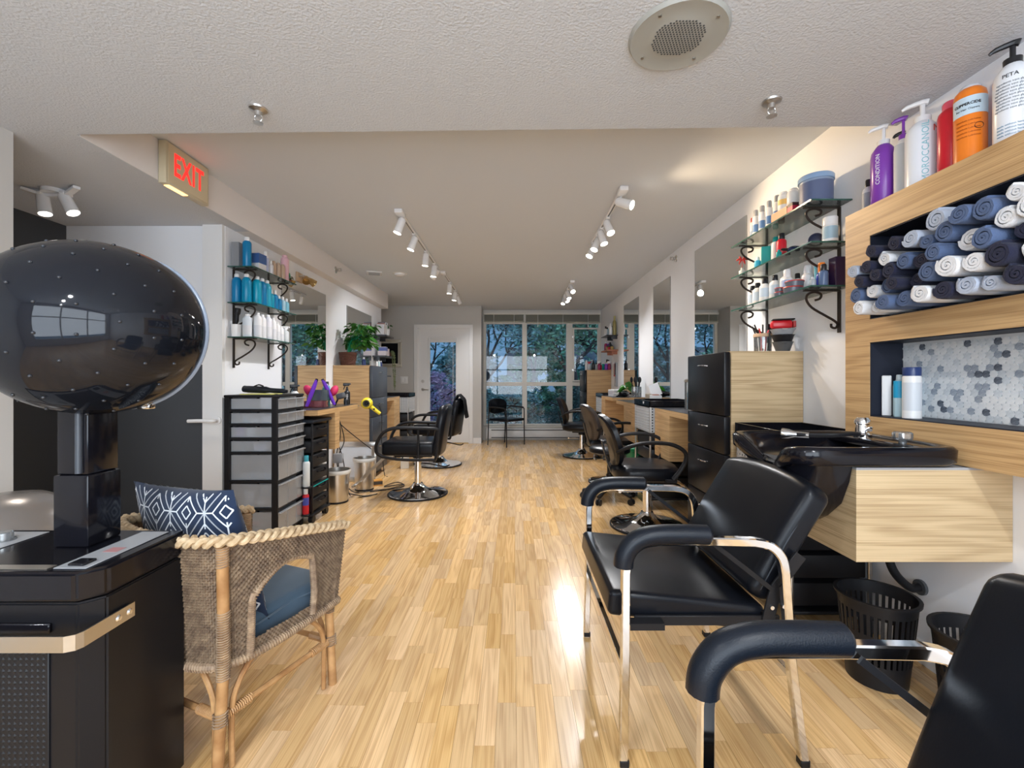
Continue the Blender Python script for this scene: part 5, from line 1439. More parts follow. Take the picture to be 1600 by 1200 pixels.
# ================================================================== BOTTLES AND SMALL THINGS
_mc = {}
def cm(col, rough=.3, name=None, **k):
    key = (tuple(round(c, 3) for c in col), rough, tuple(k.items()))
    if key not in _mc: _mc[key] = mat(name or 'plastic_%02d' % (len(_mc)+1), col, rough, **k)
    return _mc[key]
BL, CY_, WH, NV, PK, PU, RD, OR, TE, SI, BK, GR, BZ, GD = ((.0, .19, .42), (.0, .30, .46), (.78, .78, .79), (.02, .04, .14), (.70, .42, .48), (.22, .05, .42), (.60, .015, .03), (.85, .22, .02), (.0, .28, .27), (.55, .56, .60), (.015, .015, .018), (.30, .31, .33), (.50, .36, .26), (.45, .30, .08))
def bottle(lab, x, y, z, r, h, col=WH, cap=WH, style='round', group=None, cat='bottle', name=None, band=None, capf=None, rotz=None, rough=.28, n=20, flat=1.0):
    if rotz is None: rotz = math.atan2(-x, y)*.9
    nm = name or {'can': 'spray_can', 'tub': 'tub', 'jar': 'jar', 'pump': 'pump_bottle', 'spray': 'spray_bottle'}.get(style, 'bottle')
    t = thing(nm, lab, cat, (x, y, z+.0004), rotz, group)
    M = Matrix.Diagonal((1, flat, 1, 1))
    bm_, cmt = cm(col, rough), cm(cap, .32)
    b = bmn()
    if style == 'can':
        hb = h*(capf or .84)
        lathe(b, [(0, 0), (r*.92, 0), (r, .004), (r, hb-r*.7), (r*.93, hb-r*.35), (r*.72, hb-.004), (r*.6, hb), (0, hb)], n, M); obj('body', b, bm_, t)
        b = bmn(); lathe(b, [(r*.62, hb-.006), (r*.66, hb), (r*.66, h-.006), (r*.55, h), (0, h)], n, M); obj('cap', b, cmt, t)
    elif style in ('round', 'pump', 'spray'):
        hb = h*(capf or (.80 if style == 'round' else .74))
        lathe(b, [(0, 0), (r*.9, 0), (r, .006), (r, hb*.80), (r*.93, hb*.88), (r*.62, hb*.96), (r*.42, hb), (0, hb)], n, M); obj('body', b, bm_, t)
        if style == 'round':
            b = bmn(); lathe(b, [(r*.50, hb*.965), (r*.52, hb), (r*.50, h-.004), (r*.42, h), (0, h)], n, M); obj('cap', b, cmt, t)
        elif style == 'pump':
            b = bmn(); lathe(b, [(r*.48, hb*.97), (r*.50, hb+.016), (r*.30, hb+.020), (r*.16, hb+.022), (r*.16, h-.016), (0, h-.016)], 14, M)
            tube(b, spl([(r*.35, 0, h-.010), (0, 0, h-.006), (-r*.8, 0, h-.010), (-r*1.15, 0, h-.018)], 4), [.011, .011, .011, .010, .010, .009, .009, .008, .008, .007, .006, .005, .005], 8); obj('pump_head', b, cmt, t)
        else:
            b = bmn(); lathe(b, [(r*.46, hb*.97), (r*.46, hb+.014), (r*.30, hb+.02), (r*.30, hb+.035), (0, hb+.035)], 14)
            box(b, -r*1.25, r*.75, -.009, .009, h-.028, h, .004, 2); box(b, r*.2, r*1.2, -.008, .008, h-.016, h-.002, .003, 1)
            tube(b, [(-r*.6, 0, h-.026), (-r*.95, 0, h-.05), (-r*1.1, 0, h-.062)], .005, 6); obj('trigger_head', b, cmt, t)
    elif style == 'tub':
        lathe(b, [(0, 0), (r*.92, 0), (r*.94, .004), (r*.98, h*.86), (0, h*.86)], 32, M); obj('body', b, bm_, t)
        b = bmn(); lathe(b, [(r*.99, h*.82), (r*1.04, h*.83), (r*1.04, h-.004), (r, h), (r*.3, h), (0, h-.002)], 32, M); obj('lid', b, cmt, t)
    elif style == 'jar':
        jk = capf or .66; lathe(b, [(0, 0), (r, 0), (r, h*(jk-.03)), (r*.92, h*jk), (0, h*jk)], 24, M); obj('body', b, bm_, t)
        b = bmn(); lathe(b, [(r*.96, h*jk), (r*.98, h-.002), (r*.94, h), (0, h)], 24, M); obj('lid', b, cmt, t)
    elif style == 'tube':
        ring_loft(b, [[(r*cx_*math.cos(a), r*cy_*math.sin(a), zz) for a in [2*PI*i/18 for i in range(18)]] for cx_, cy_, zz in ((.85, .85, h*.18), (1, .9, h*.2), (1, .75, h*.6), (1.05, .08, h))]); obj('body', b, bm_, t)
        b = bmn(); lathe(b, [(0, 0), (r*.8, 0), (r*.86, h*.18), (0, h*.18)], 18); obj('cap', b, cmt, t)
    if band:
        (z0, z1, bc) = band; k = r*1.012 if style != 'tub' else r*1.0
        b = bmn(); lathe(b, [(k, h*z0), (k, h*z1)], 16, Matrix.Rotation(-PI+.35, 4, 'Z') @ M, ang=PI-.7); obj('label_band', b, cm(bc, .45), t)
    return t
def carton(lab, x, y, z, sx, sy, h, col, rotz=0, band=None, cat='box', name='carton', group=None):
    t = thing(name, lab, cat, (x, y, z+.0004), rotz, group)
    b = bmn(); box(b, -sx/2, sx/2, -sy/2, sy/2, 0, h, .0015, 1); obj('body', b, cm(col, .45), t, False)
    if band:
        b = bmn(); box(b, -sx/2-.0006, sx/2+.0006, -sy/2-.0006, sy/2+.0006, h*band[0], h*band[1]); obj('printed_band', b, cm(band[2], .45), t, False)
    return t

# ---- on top of the oak wall unit (from far to near)
zt = UZ1
bottle('small clear-sided bottle with black cap at the far end of the oak unit top', 1.555, 1.965, zt, .023, .15, SI, BK, 'round', band=(.1, .6, (.25, .27, .32)))
t = bottle('tall purple pump bottle with white pump on the oak unit', 1.555, 1.885, zt, .044, .345, PU, WH, 'pump', capf=.76)
text('CONDITION', .022, M_inkw, t, Matrix.Translation((0, 0, .15)), wrap=.0447, turn=1, phi=-.5)
t = bottle('slim white pump bottle with purple pump on the oak unit', 1.565, 1.800, zt, .031, .33, WH, PU, 'pump', capf=.73, band=(.05, .65, (.55, .58, .62)))
bottle('tall white pump bottle with black spout behind the purple bottle', 1.605, 1.855, zt, .022, .30, WH, BK, 'pump')
t = bottle('large white pump bottle with blue-green lettering on the oak unit', 1.555, 1.705, zt, .052, .335, (.80, .84, .90), WH, 'pump', capf=.76)
text('MOROCCANOIL', .030, cm((.25, .55, .62), .5), t, Matrix.Translation((0, 0, .125)), wrap=.0527, turn=1, phi=.1)
text('M', .034, cm((.70, .12, .10), .5), t, Matrix.Translation((0, 0, .205)), wrap=.0527, phi=.75)
bottle('salmon red bottle between the large white and crimson bottles', 1.605, 1.64, zt, .030, .26, (.78, .14, .12), RD, 'can')
t = bottle('crimson tall bottle beside the orange can on the oak unit', 1.555, 1.592, zt, .038, .26, RD, (.75, .10, .16), 'can', capf=.90)
bottle('small pink-topped bottle behind the crimson one', 1.605, 1.555, zt, .02, .285, (.72, .2, .3), PK, 'can')
t = bottle('orange disinfectant spray can with pale blue label on the oak unit', 1.54, 1.512, zt, .042, .262, OR, SI, 'can', capf=.965)
b = bmn(); lathe(b, [(.0426, .155), (.0426, .215)], 20, Matrix.Rotation(-PI+.2, 4, 'Z'), ang=PI-.4); obj('paper_label', b, cm((.55, .68, .78), .5), t)
text('CLIPPERCIDE', .0120, M_ink, t, Matrix.Translation((0, 0, .190)), wrap=.0432, phi=-.28, bold=.0004)
text('For Hair Clippers', .0085, M_ink, t, Matrix.Translation((0, 0, .173)), wrap=.0432, phi=-.25)
for k in range(5): text('Disinfects Lubricates', .0075, cm((.45, .10, .01), .5), t, Matrix.Translation((0, 0, .135-.013*k)), wrap=.0428, phi=-.2)
b = bmn(); tube(b, [(.0428*math.sin(.45+.28*math.cos(q)), -.0428*math.cos(.45+.28*math.cos(q)), .112+.010*math.sin(q)) for q in [2*PI*i/20 for i in range(20)]], .0008, 4, True); obj('oval_mark', b, M_ink, t)
t = bottle('big white bottle with black pump at the right edge of the frame', 1.55, 1.392, zt, .044, .325, (.80, .82, .86), BK, 'pump', capf=.78)
for k in range(9): text('ingredients aqua glycerin parfum'[:24+k % 5], .008, M_ink2, t, Matrix.Translation((0, 0, .185-.010*k)), wrap=.0447, phi=-.1)
text('PETA', .016, M_ink, t, Matrix.Translation((0, 0, .205)), wrap=.0447, phi=-.2)
for k in range(4): text('made without harm', .008, cm((.2, .35, .5), .5), t, Matrix.Translation((0, 0, .055-.010*k)), wrap=.0447, phi=-.2)

# ---- in the mosaic niche
zt = N2[0]+.004
t = thing('comb_holder', 'white toothed comb card leaning in the mosaic niche', 'comb', (1.535, 1.845, zt+.0004), -.75)
b = bmn(); box(b, -.016, .016, -.006, .006, 0, .165, .004, 2); sp_ = obj('card', b, M_white, t)
for k in range(25):
    b = bmn(); box(b, .0161, .0195, -.002, .002, .006+k*.006, .0085+k*.006); obj('tooth', b, M_ink, t, False)
b = None
t = bottle('clear bottle with blue label in the mosaic niche', 1.54, 1.790, zt, .020, .168, (.45, .62, .68), (.6, .7, .75), 'round', band=(.45, .85, (.02, .36, .62)), capf=.9)
bottle('white bottle with navy cap in the mosaic niche', 1.535, 1.728, zt, .0295, .196, (.76, .75, .74), NV, 'jar', name='bottle', band=(.15, .7, (.60, .62, .65)), capf=.83)
bottle('small frosted bottle at the back of the mosaic niche', 1.60, 1.785, zt, .018, .19, (.55, .66, .72), (.6, .7, .78), 'round')

# ---- right glass shelves
def yx(px, X): return X*F/(px-CX)
z = ZR[0]
bottle('large pale blue tub with ribbed lid at the near end of the top right shelf', 1.525, 2.262, z, .076, .150, (.25, .33, .46), (.26, .40, .62), 'tub', cat='tub', band=(.10, .75, (.10, .13, .24)))
carton('orange and brown carton on the top right glass shelf', 1.50, 2.455, z, .10, .13, .055, (.60, .26, .10), .05, (.1, .9, (.50, .20, .07)))
carton('black and red small carton beside the blue tub', 1.50, 2.362, z, .09, .045, .058, (.05, .01, .015), 0, (.25, .7, (.40, .01, .05)))
bottle('white canister on the orange carton, left of a pair', 1.50, 2.49, z+.0555, .030, .115, WH, WH, 'can', capf=.92, group='white canisters on the orange carton', band=(.35, .6, (.75, .5, .15)))
bottle('white canister on the orange carton, beside the blue tub', 1.51, 2.42, z+.0555, .032, .105, WH, WH, 'can', capf=.92, group='white canisters on the orange carton')
for i, px in enumerate((1214, 1202, 1191, 1181)):
    bottle('white hairspray can with smoky cap, %s from the orange carton' % ORD[i], 1.51, yx(px, 1.51), z, .021, .185, WH, (.32, .33, .35), 'can', 'hairspray cans on the top right shelf', band=(.25, .5, (.12, .25, .50)), capf=.80)
bottle('slim white can with red cap at the far end of the top right shelf', 1.545, 2.90, z, .017, .175, WH, (.35, .02, .02), 'can', band=(.2, .5, (.3, .4, .6)))
z = ZR[1]
bottle('white pill bottle with ribbed cap at the near end of the middle right shelf', 1.535, 2.175, z, .033, .118, WH, WH, 'jar', band=(.1, .6, (.35, .50, .60)), name='bottle')
t = thing('tin', 'round white tin with a dark blue lid standing on edge', 'tin', (1.525, 2.262, z+.0345), -.6)
b = bmn(); M = Matrix.Rotation(PI/2, 4, 'X'); lathe(b, [(0, -.02), (.034, -.02), (.034, .012), (0, .012)], 28, M); obj('body', b, M_white, t)
b = bmn(); lathe(b, [(.0335, .012), (.033, .020), (.024, .022), (.022, .019), (.012, .021), (0, .021)], 28, M); obj('lid', b, cm((.015, .02, .05), .3), t)
t = thing('hair_clipper', 'dark blue cordless clipper with coiled cable on the middle right shelf', 'clipper', (1.52, 2.42, z+.028), .3)
b = bmn(); ell(b, (0, 0, 0), .05, .030, .027, 20, 12); obj('motor_body', b, cm((.012, .02, .06), .2), t)
b = bmn(); box(b, .035, .085, -.02, .02, -.022, .008, .006, 2); obj('blade', b, M_blackm, t)
b = bmn(); tube(b, spl([(-.04, 0, 0), (-.06, .03, .01), (0, .04, .02), (.05, .03, 0), (.02, .045, -.02), (-.05, .04, -.018)], 5), .006, 6); obj('cable', b, M_blackm, t)
bottle('teal tube lying in front of the clipper', 1.455, 2.46, z, .014, .045, TE, TE, 'round')
bottle('red bottle with black cap on the middle right shelf', 1.525, yx(1221, 1.525), z, .026, .165, RD, BK, 'can', capf=.80)
bottle('white spray can with teal foot on the middle right shelf', 1.54, yx(1211, 1.54)-.005, z, .023, .17, WH, TE, 'can', band=(0.02, .2, TE))
carton('teal carton on the middle right shelf', 1.53, yx(1197, 1.53), z, .052, .05, .135, TE, -.45)
bottle('small blue bottle with white cap on the middle right shelf', 1.51, yx(1184, 1.51), z, .020, .09, (.05, .40, .62), WH, 'round')
t = bottle('small glass vase holding a red artificial flower at the shelf end', 1.49, 2.925, z, .020, .06, (.5, .52, .5), (.4, .42, .4), 'round', name='vase', cat='vase')
b = bmn()
for k in range(6):
    a = k*PI/3; tube(b, spl([(0, 0, .11), (.02*math.cos(a), 0, .118+.01*math.sin(a)), (.036*math.cos(a), .0, .11+.032*math.sin(a))], 3), [.002, .004, .006, .007, .007, .004, .001], 6)
tube(b, [(0, 0, .05), (0, 0, .11)], .002, 5); obj('red_flower', b, cm((.40, .02, .02), .5), t)
z = ZR[2]
for i, (px, xo) in enumerate(((1228, 1.51), (1211, 1.515), (1195, 1.505), (1184, 1.53), (1176, 1.545))):
    bottle('white bottle with black cap, %s from the spray bottles, lowest right shelf' % ORD[i], xo, yx(px, xo), z, .030, .150, WH, BK, 'round', 'white bottles with black caps on the lowest right shelf', band=(.25, .6, (.55, .66, .78)))
for i, px in enumerate((1218, 1203)):
    bottle('white bottle with black cap against the wall, %s behind the front row' % ORD[i], 1.592, yx(px+28, 1.592), z, .026, .140, WH, BK, 'round', 'white bottles with black caps on the lowest right shelf')
bottle('white dome-capped bottle left of the pair on the lowest right shelf', 1.51, 2.475, z, .028, .152, WH, WH, 'can', capf=.72, group='dome-capped bottles', band=(.3, .6, (.35, .45, .70)))
bottle('white dome-capped bottle beside the red tins on the lowest right shelf', 1.555, 2.37, z, .030, .148, WH, (.7, .72, .75), 'can', capf=.72, group='dome-capped bottles')
for i, (xx, yy, zz) in enumerate(((1.47, 2.36, 0), (1.475, 2.355, .0315), (1.455, 2.455, 0), (1.455, 2.455, .0235))):
    bottle(('flat red-rimmed tin, lower of the stack', 'flat red-rimmed tin, upper of the stack', 'small red-rimmed tin left of the stack, bottom', 'small red-rimmed tin left of the stack, top')[i], xx, yy, z+zz, (.046, .044, .026, .024)[i], (.031, .030, .023, .023)[i], (.12, .13, .16), (.55, .05, .04), 'tub', 'red-rimmed tins', 'tin', 'tin')
bottle('light blue tube standing on the lowest right shelf', 1.555, 2.285, z, .019, .125, (.20, .58, .72), (.7, .72, .75), 'tube')
bottle('blue can with orange cap on the lowest right shelf', 1.53, 2.228, z, .024, .125, (.01, .04, .35), OR, 'can', capf=.62)
bottle('small grey clear bottle at the near end of the lowest shelf', 1.475, 2.21, z, .014, .05, (.4, .45, .5), SI, 'round')
bottle('dark blue bottle with black cap near the strap of the lowest shelf', 1.505, 2.178, z, .020, .105, (.10, .16, .30), BK, 'can', capf=.72)
carton('dark purple box against the wall at the near end of the lowest shelf', 1.585, 2.19, z, .06, .05, .14, (.03, .012, .05), 0)

# ---- on the near tall cabinet
z = 1.29
t = bottle('clear jar full of black combs and clips on the near tall cabinet', 1.50, 2.70, z, .050, .115, (.5, .5, .5), GD, 'tub', name='jar', cat='jar')
for c_ in t.children:
    c_.data = c_.data.copy(); c_.data.materials.clear(); c_.data.materials.append(M_clear if c_.name.startswith('body') else cm((.55, .38, .25), .5))
rj = random.Random(2)
for k in range(10):
    b = bmn(); a = rj.uniform(0, 6.28); q = rj.uniform(.005, .03)
    tube(b, [(q*math.cos(a), q*math.sin(a), .012), (q*1.3*math.cos(a), q*1.3*math.sin(a), .10), ((q+.03)*math.cos(a), (q+.03)*math.sin(a), .155+rj.uniform(-.02, .03))], 1, sec=[(-.006, -.0015), (.006, -.0015), (.006, .0015), (-.006, .0015)]); o = obj('hair_comb', b, M_blackm if k not in (3, 7) else M_red, None, False, loc=(1.50, 2.70, z+.001)); tag(o, ('black comb or clip crammed in the clear jar on the near cabinet' if k not in (3, 7) else 'red comb crammed in the clear jar on the near cabinet'), 'comb', 'combs in the clear jar')
def tint_bowl(lab, x, y, z, r, h, m, name='tint_bowl'):
    t = thing(name, lab, 'bowl', (x, y, z+.0004), -.4)
    b = bmn(); lathe(b, [(0, 0), (r*.62, 0), (r*.92, h*.9), (r*1.0, h), (r*.96, h), (r*.60, .004), (0, .004)], 28); obj('bowl_shell', b, m, t)
    b = bmn(); tube(b, spl([(0, -r*.95, h-.003), (0, -r*1.15, h-.004), (0, -r*1.35, h-.008)], 3), 1, sec=[(-.012, -.002), (.012, -.002), (.012, .002), (-.012, .002)], up=(0, 0, 1)); obj('handle', b, m, t)
    return t
tint_bowl('black tint bowl at the bottom of the stack on the near cabinet', 1.545, 2.575, z, .056, .055, M_dgrey)
tint_bowl('black tint bowl second in the stack on the near cabinet', 1.545, 2.575, z+.040, .062, .055, M_blackm)
tint_bowl('clear-grey tint bowl carrying the red clipper', 1.545, 2.575, z+.078, .066, .050, M_grey)
t = thing('hair_clipper', 'red hair clipper lying on the stacked tint bowls', 'clipper', (1.540, 2.572, z+.131), -.35)
b = bmn(); box(b, -.060, .050, -.025, .025, 0, .048, .016, 4); obj('motor_body', b, M_red, t)
b = bmn(); box(b, .050, .066, -.022, .022, .006, .042, .003, 1); obj('end_plate', b, cm((.4, .02, .02), .3), t)
b = bmn(); box(b, -.052, .060, -.028, .028, .048, .056, .003, 1); obj('blade', b, M_blackm, t)
t = thing('tint_brush', 'black tint brush hanging between the jar and the stacked bowls', 'brush', (1.50, 2.628, z+.001))
b = bmn(); tube(b, [(0, 0, 0), (0, .0, .13)], .004, 6); obj('handle', b, M_blackm, t)
b = bmn(); box(b, -.012, .012, -.004, .004, .13, .165, .002, 1); obj('bristles', b, M_blackm, t)

# ---- barbicide jar and little jar on the first right counter
t = thing('disinfectant_jar', 'tall glass jar of blue liquid with steel lid beside the near cabinet', 'jar', (1.42, 3.60, .8908))
b = bmn(); lathe(b, [(0, 0), (.046, 0), (.046, .22), (.043, .22), (.043, .006), (0, .006)], 28); obj('glass', b, M_clear, t)
b = bmn(); lathe(b, [(0, .007), (.0425, .007), (.0425, .135), (0, .135)], 28); obj('blue_liquid', b, glassy('blue_liquid', (.25, .62, .80), .1, 0, .35, (.10, .45, .65)), t)
b = bmn(); lathe(b, [(.049, .218), (.050, .236), (.04, .242), (.012, .244), (.010, .256), (.014, .262), (0, .266)], 28); obj('lid', b, M_steel, t)
b = bmn(); lathe(b, [(.0465, .03), (.0465, .09)], 14, Matrix.Rotation(-2.3, 4, 'Z'), ang=1.4); obj('label_band', b, M_white, t)
bottle('small white ribbed jar in front of the blue liquid jar', 1.36, 3.42, .89, .022, .065, WH, PK, 'jar', cat='jar')

# ---- on the second right counter
z = .89
t = thing('candle', 'beige pillar candle in a glass on the second right counter', 'candle', (1.45, 4.80, z+.0006))
b = bmn(); lathe(b, [(0, 0), (.042, 0), (.042, .085), (.036, .088), (0, .086)], 24); obj('wax', b, cm((.62, .52, .40), .5), t)
b = bmn(); tube(b, [(0, 0, .086), (.001, 0, .096)], .001, 5); obj('wick', b, M_ink, t)
t = thing('tissue_box', 'white tissue box with its lid tipped open on the second counter', 'box', (1.42, 4.47, z+.0006), -.25)
b = bmn(); box(b, -.06, .05, -.06, .06, 0, .082, .003, 1); obj('body', b, M_white, t, False)
b = bmn(); box(b, -.055, .045, -.002, .002, 0, .125, .001, 1, Matrix.Translation((.02, .03, .08)) @ Matrix.Rotation(D2R(-22), 4, 'Y')); obj('lid', b, M_whiteg, t, False)
b = bmn(); box(b, -.035, .02, -.03, .03, .078, .092, .004, 2, Matrix.Rotation(.3, 4, 'Z')); obj('contents', b, cm((.45, .2, .15), .5), t)
# ---- far counter: orchid, papers, dark dryer
z = .91
def plant(lab, x, y, z, potm, potr, poth, nleaf, spread, size, height, seed, lm, stem=M_green, trail=0, name='potted_plant', weave=False, long=False, xmin=-9, off=(0, 0)):
    t = thing(name, lab, 'plant', (x, y, z+.0004)); rr = random.Random(seed)
    b = bmn(); lathe(b, [(0, 0), (potr*.78, 0), (potr, poth-.006), (potr*1.04, poth), (potr*.95, poth), (potr*.9, poth-.015), (0, poth-.015)], 28)
    if weave:
        for v in b.verts:
            a = math.atan2(v.co.y, v.co.x); k = 1+.02*math.sin(a*14); v.co.x *= k; v.co.y *= k
    pot = obj('pot', b, potm, t)
    if weave:
        b = bmn()
        for k in range(12):
            zz = .008+k*(poth-.016)/11; rr_ = (potr*.78+(potr*.22)*zz/poth)+.002
            pts = [((rr_+.003*(1 if (q+k) % 2 else -1))*math.cos(2*PI*q/32), (rr_+.003*(1 if (q+k) % 2 else -1))*math.sin(2*PI*q/32), zz) for q in range(32)]
            tube(b, pts, .0042, 5, True)
        obj('woven_band', b, potm, pot, kind='stuff')
    b = bmn(); lb = []
    for k in range(nleaf):
        a = rr.uniform(0, 2*PI); q = spread*rr.uniform(.2, 1.0); hh = height*rr.uniform(.25, 1.0)
        if trail and k % 2: hh = -rr.uniform(.0, trail); q = max(q, potr*1.25)
        p = Vector((max(xmin, q*math.cos(a)+off[0]), q*math.sin(a)+off[1], poth+hh)); lb.append((p, a))
        if k % 3 == 0: tube(b, spl([(0, 0, poth-.02), (p.x*.35, p.y*.35, poth+max(.5*hh, .06)), p], 4), .0022, 5)
    obj('stems', b, stem, t)
    # heart-shaped leaf shared by all copies
    b = bmn(); L = size
    o_ = [(0, 0), (-.38, .10), (-.45, .42), (-.25, .78), (0, 1.1), (.25, .78), (.45, .42), (.38, .10)] if not long else [(0, 0), (-.11, .15), (-.14, .6), (-.07, 1.1), (0, 1.25), (.07, 1.1), (.14, .6), (.11, .15)]
    mid = b.verts.new((0, L*.5, -.02*L)); R_ = [b.verts.new((x_*L, y_*L, .10*L*abs(x_)*2-(.18*L*(y_-.4)**2))) for x_, y_ in o_]
    for q in range(len(R_)): b.faces.new((mid, R_[q], R_[(q+1) % len(R_)]))
    bmesh.ops.solidify(b, geom=b.faces[:], thickness=.0008)
    lme = mesh('leaf', b, lm, True, 80)
    for p, a in lb:
        o = bpy.data.objects.new('leaf', lme); link(o, t); o.location = p
        o.rotation_euler = (rr.uniform(-1.0, -.1) if not long else rr.uniform(.5, 1.3), rr.uniform(-.5, .5), a-PI/2+rr.uniform(-.6, .6)); s_ = rr.uniform(.75, 1.25); o.scale = (s_, s_, s_)
    return t
M_leaf = noisy(mat('glossy_green_leaf', (.05, .22, .03), .35), nscale=20, c0=(.02, .13, .015), c1=(.12, .34, .06))
M_leaf2 = noisy(mat('grey_green_leaf', (.10, .14, .05), .5), nscale=20, c0=(.05, .08, .03), c1=(.18, .20, .08))
M_pot = noisy(mat('dark_woven_basket', (.10, .035, .02), .5), nscale=50, bump=.3)
plant('leafy potted vine in a dark woven basket on the left tall cabinet', -1.905, 5.14, 1.29, M_pot, .096, .15, 150, .175, .075, .34, 4, M_leaf, weave=True, xmin=-.04, off=(.09, .15))
plant('small potted plant with two upright leaves on the far right counter', 1.44, 5.72, .91, cm((.30, .22, .2), .5), .035, .06, 6, .05, .11, .16, 9, M_leaf, name='potted_orchid')
carton('white carton with printed faces on the far right counter', 1.36, 6.02, z, .12, .16, .085, (.70, .70, .70), .3, (.2, .8, (.45, .42, .44)))
carton('stack of white printed leaflets beside the orchid', 1.36, 5.82, z, .14, .10, .045, (.66, .62, .60), -.2, name='leaflet_stack', cat='papers')
t = thing('hair_dryer', 'black hair dryer resting on the far right counter', 'hair dryer', (1.37, 5.60, z+.042), .9)
b = bmn(); M = Matrix.Rotation(PI/2, 4, 'Y'); lathe(b, [(0, -.09), (.022, -.09), (.030, -.03), (.040, .03), (.036, .075), (0, .08)], 20, M); obj('barrel', b, M_black, t)
b = bmn(); tube(b, [(.03, 0, -.03), (.05, .06, -.03), (.06, .12, -.028)], [.018, .017, .014], 10); obj('handle', b, M_black, t)
t = thing('tool_holder', 'upright holder with black brushes on the far right counter', 'holder', (1.52, 5.56, z+.0005))
b = bmn(); box(b, -.05, .05, -.05, .05, 0, .13, .004, 1); obj('body', b, M_clear, t, False)
for k in range(5):
    b = bmn(); xx, yy = -.03+.015*k, .02*(-1)**k; tube(b, [(xx, yy, .01), (xx*1.6, yy*1.4, .18)], .006, 6); hb_ = obj('brush_handle', b, M_blackm, t)
    b = bmn(); ell(b, (xx*1.75, yy*1.5, .215), .018, .014, .038, 12, 8); obj('brush_head', b, M_blackm, hb_)

# ---- far tall cabinet top and far shelves
rb = random.Random(21)
pal = [((WH, BK), 'white bottle with black cap'), ((WH, WH), 'all white bottle'), ((RD, BK), 'red bottle with black cap'), (((.35, .02, .10), WH), 'wine red bottle'), ((BK, BK), 'black bottle'), ((PU, SI), 'purple bottle'), (((.30, .45, .55), WH), 'pale blue bottle'), ((WH, RD), 'white bottle with red cap'), ((GD, BK), 'amber bottle'), ((TE, WH), 'teal bottle')]
order = [1, 7, 6, 4, 0, 3, 2, 9, 5, 8, 0, 3, 4]
for i, k in enumerate(order):
    px = 917+i*3.6; xx = 1.27+.33*((i*7) % 10)/10.; yy = min(7.98, max(7.55, xx*F/(px-CX)))
    xx = min(1.59, max(1.27, yy*(px-CX)/F)); row = (0, .0)[i % 2]
    (c0, c1), nm = pal[k]
    bottle('%s, %s from the left on the far right tall cabinet' % (nm, ORD[i]), xx, yy-.06*(i % 3)+.05, 1.29, .024+.006*rb.random(), .12+.08*rb.random(), c0, c1, ('round', 'can', 'pump', 'spray')[k % 4], 'bottles on the far tall cabinet', n=14)
def wall_ledge(lab, x0, x1, y0, y1, z, th, m):
    t = thing('wall_shelf', lab, 'shelf', ((x0+x1)/2, (y0+y1)/2, z)); a, c = (x1-x0)/2, (y1-y0)/2
    b = bmn(); box(b, -a, a, -c, c, -th, 0, .002, 1); obj('board', b, m, t, False)
    for s in (-1, 1):
        b = bmn(); s2 = 1 if x0 > 0 else -1; q = sorted((s2*a, s2*(a-.09))); box(b, q[0], q[1], s*c*.7-.006, s*c*.7+.006, -th-.05, -th); obj('cleat', b, m, t, False)
    return t
wall_ledge('upper glass ledge by the far window on the right wall', 1.45, XR-.001, 7.0, 7.45, 1.83, .012, M_counter)
wall_ledge('lower wooden ledge by the far window on the right wall', 1.45, XR-.001, 7.0, 7.45, 1.60, .022, cm((.42, .16, .09), .5))
for i in range(7):
    (c0, c1), nm = pal[(0, 1, 0, 1, 6, 0, 1)[i]]
    bottle('%s, %s from the window on the upper far ledge' % (nm, ORD[i]), 1.52+.03*(i % 2), 7.42-.062*i, 1.83, .026, .15+.03*(i % 3 == 0), c0, c1, 'round', 'bottles on the upper far ledge', n=14)
bottle('gilt bottle standing taller than its row on the upper far ledge', 1.585, 7.06, 1.83, .03, .30, (.32, .27, .10), (.42, .38, .16), 'round')
for i in range(6):
    (c0, c1), nm = pal[(3, 5, 8, 4, 2, 8)[i]]
    bottle('%s, %s from the window on the lower far ledge' % (nm, ORD[i]), 1.52+.03*(i % 2), 7.41-.066*i, 1.60, .026, (.16, .15, .08, .13, .06, .07)[i], c0, c1, 'round', 'bottles on the lower far ledge', n=14)
t = thing('tool_strip', 'hanging strip of tools and brushes below the lower far ledge', 'rack', (XR-.001, 7.08, 1.30))
b = bmn(); box(b, -.03, 0, -.05, .05, -.28, .10, .004, 1); obj('backing', b, M_grey, t)
for k in range(5):
    b = bmn(); tube(b, [(-.04, -.04+.02*k, .08), (-.045, -.04+.02*k, -.10-.02*(k % 2))], .007, 6); obj('hanging_brush', b, (M_blackm, M_red, M_white, M_blackm, M_gold)[k], t)

# ---- left glass shelves (wall at XL); bottles front to back along y
z = ZLs[0]; X_ = -1.93
carton('grey tall carton at the near end of the top left shelf', -1.985, 3.215, z, .055, .055, .175, (.24, .25, .27), .0)
bottle('tall bright blue can with white cap on the top left shelf', -1.915, 3.215, z, .029, .215, BL, WH, 'can', capf=.88)
carton('blue and white carton on the top left shelf', -1.905, 3.335, z, .075, .085, .125, (.70, .70, .72), -.1, (.42, .995, (.05, .12, .32)))
bottle('white ribbed spray bottle on the top left shelf', -1.895, 3.42, z, .022, .17, WH, WH, 'can', capf=.80, band=(.1, .7, (.5, .55, .75)))
bottle('short white tube beside the ribbed spray bottle', -1.885, 3.475, z, .018, .115, (.72, .70, .72), WH, 'round')
for i in range(3):
    bottle('pale bronze bottle, %s from the near end of the top left shelf' % ORD[i], -1.89+.01*i, 3.525+.048*i, z, .019, .125, BZ, BZ, 'can', 'bronze bottles on the top left shelf', capf=.9)
bottle('tall dusty pink can on the top left shelf', -1.885, 3.685, z, .031, .215, PK, PK, 'can', capf=.93)
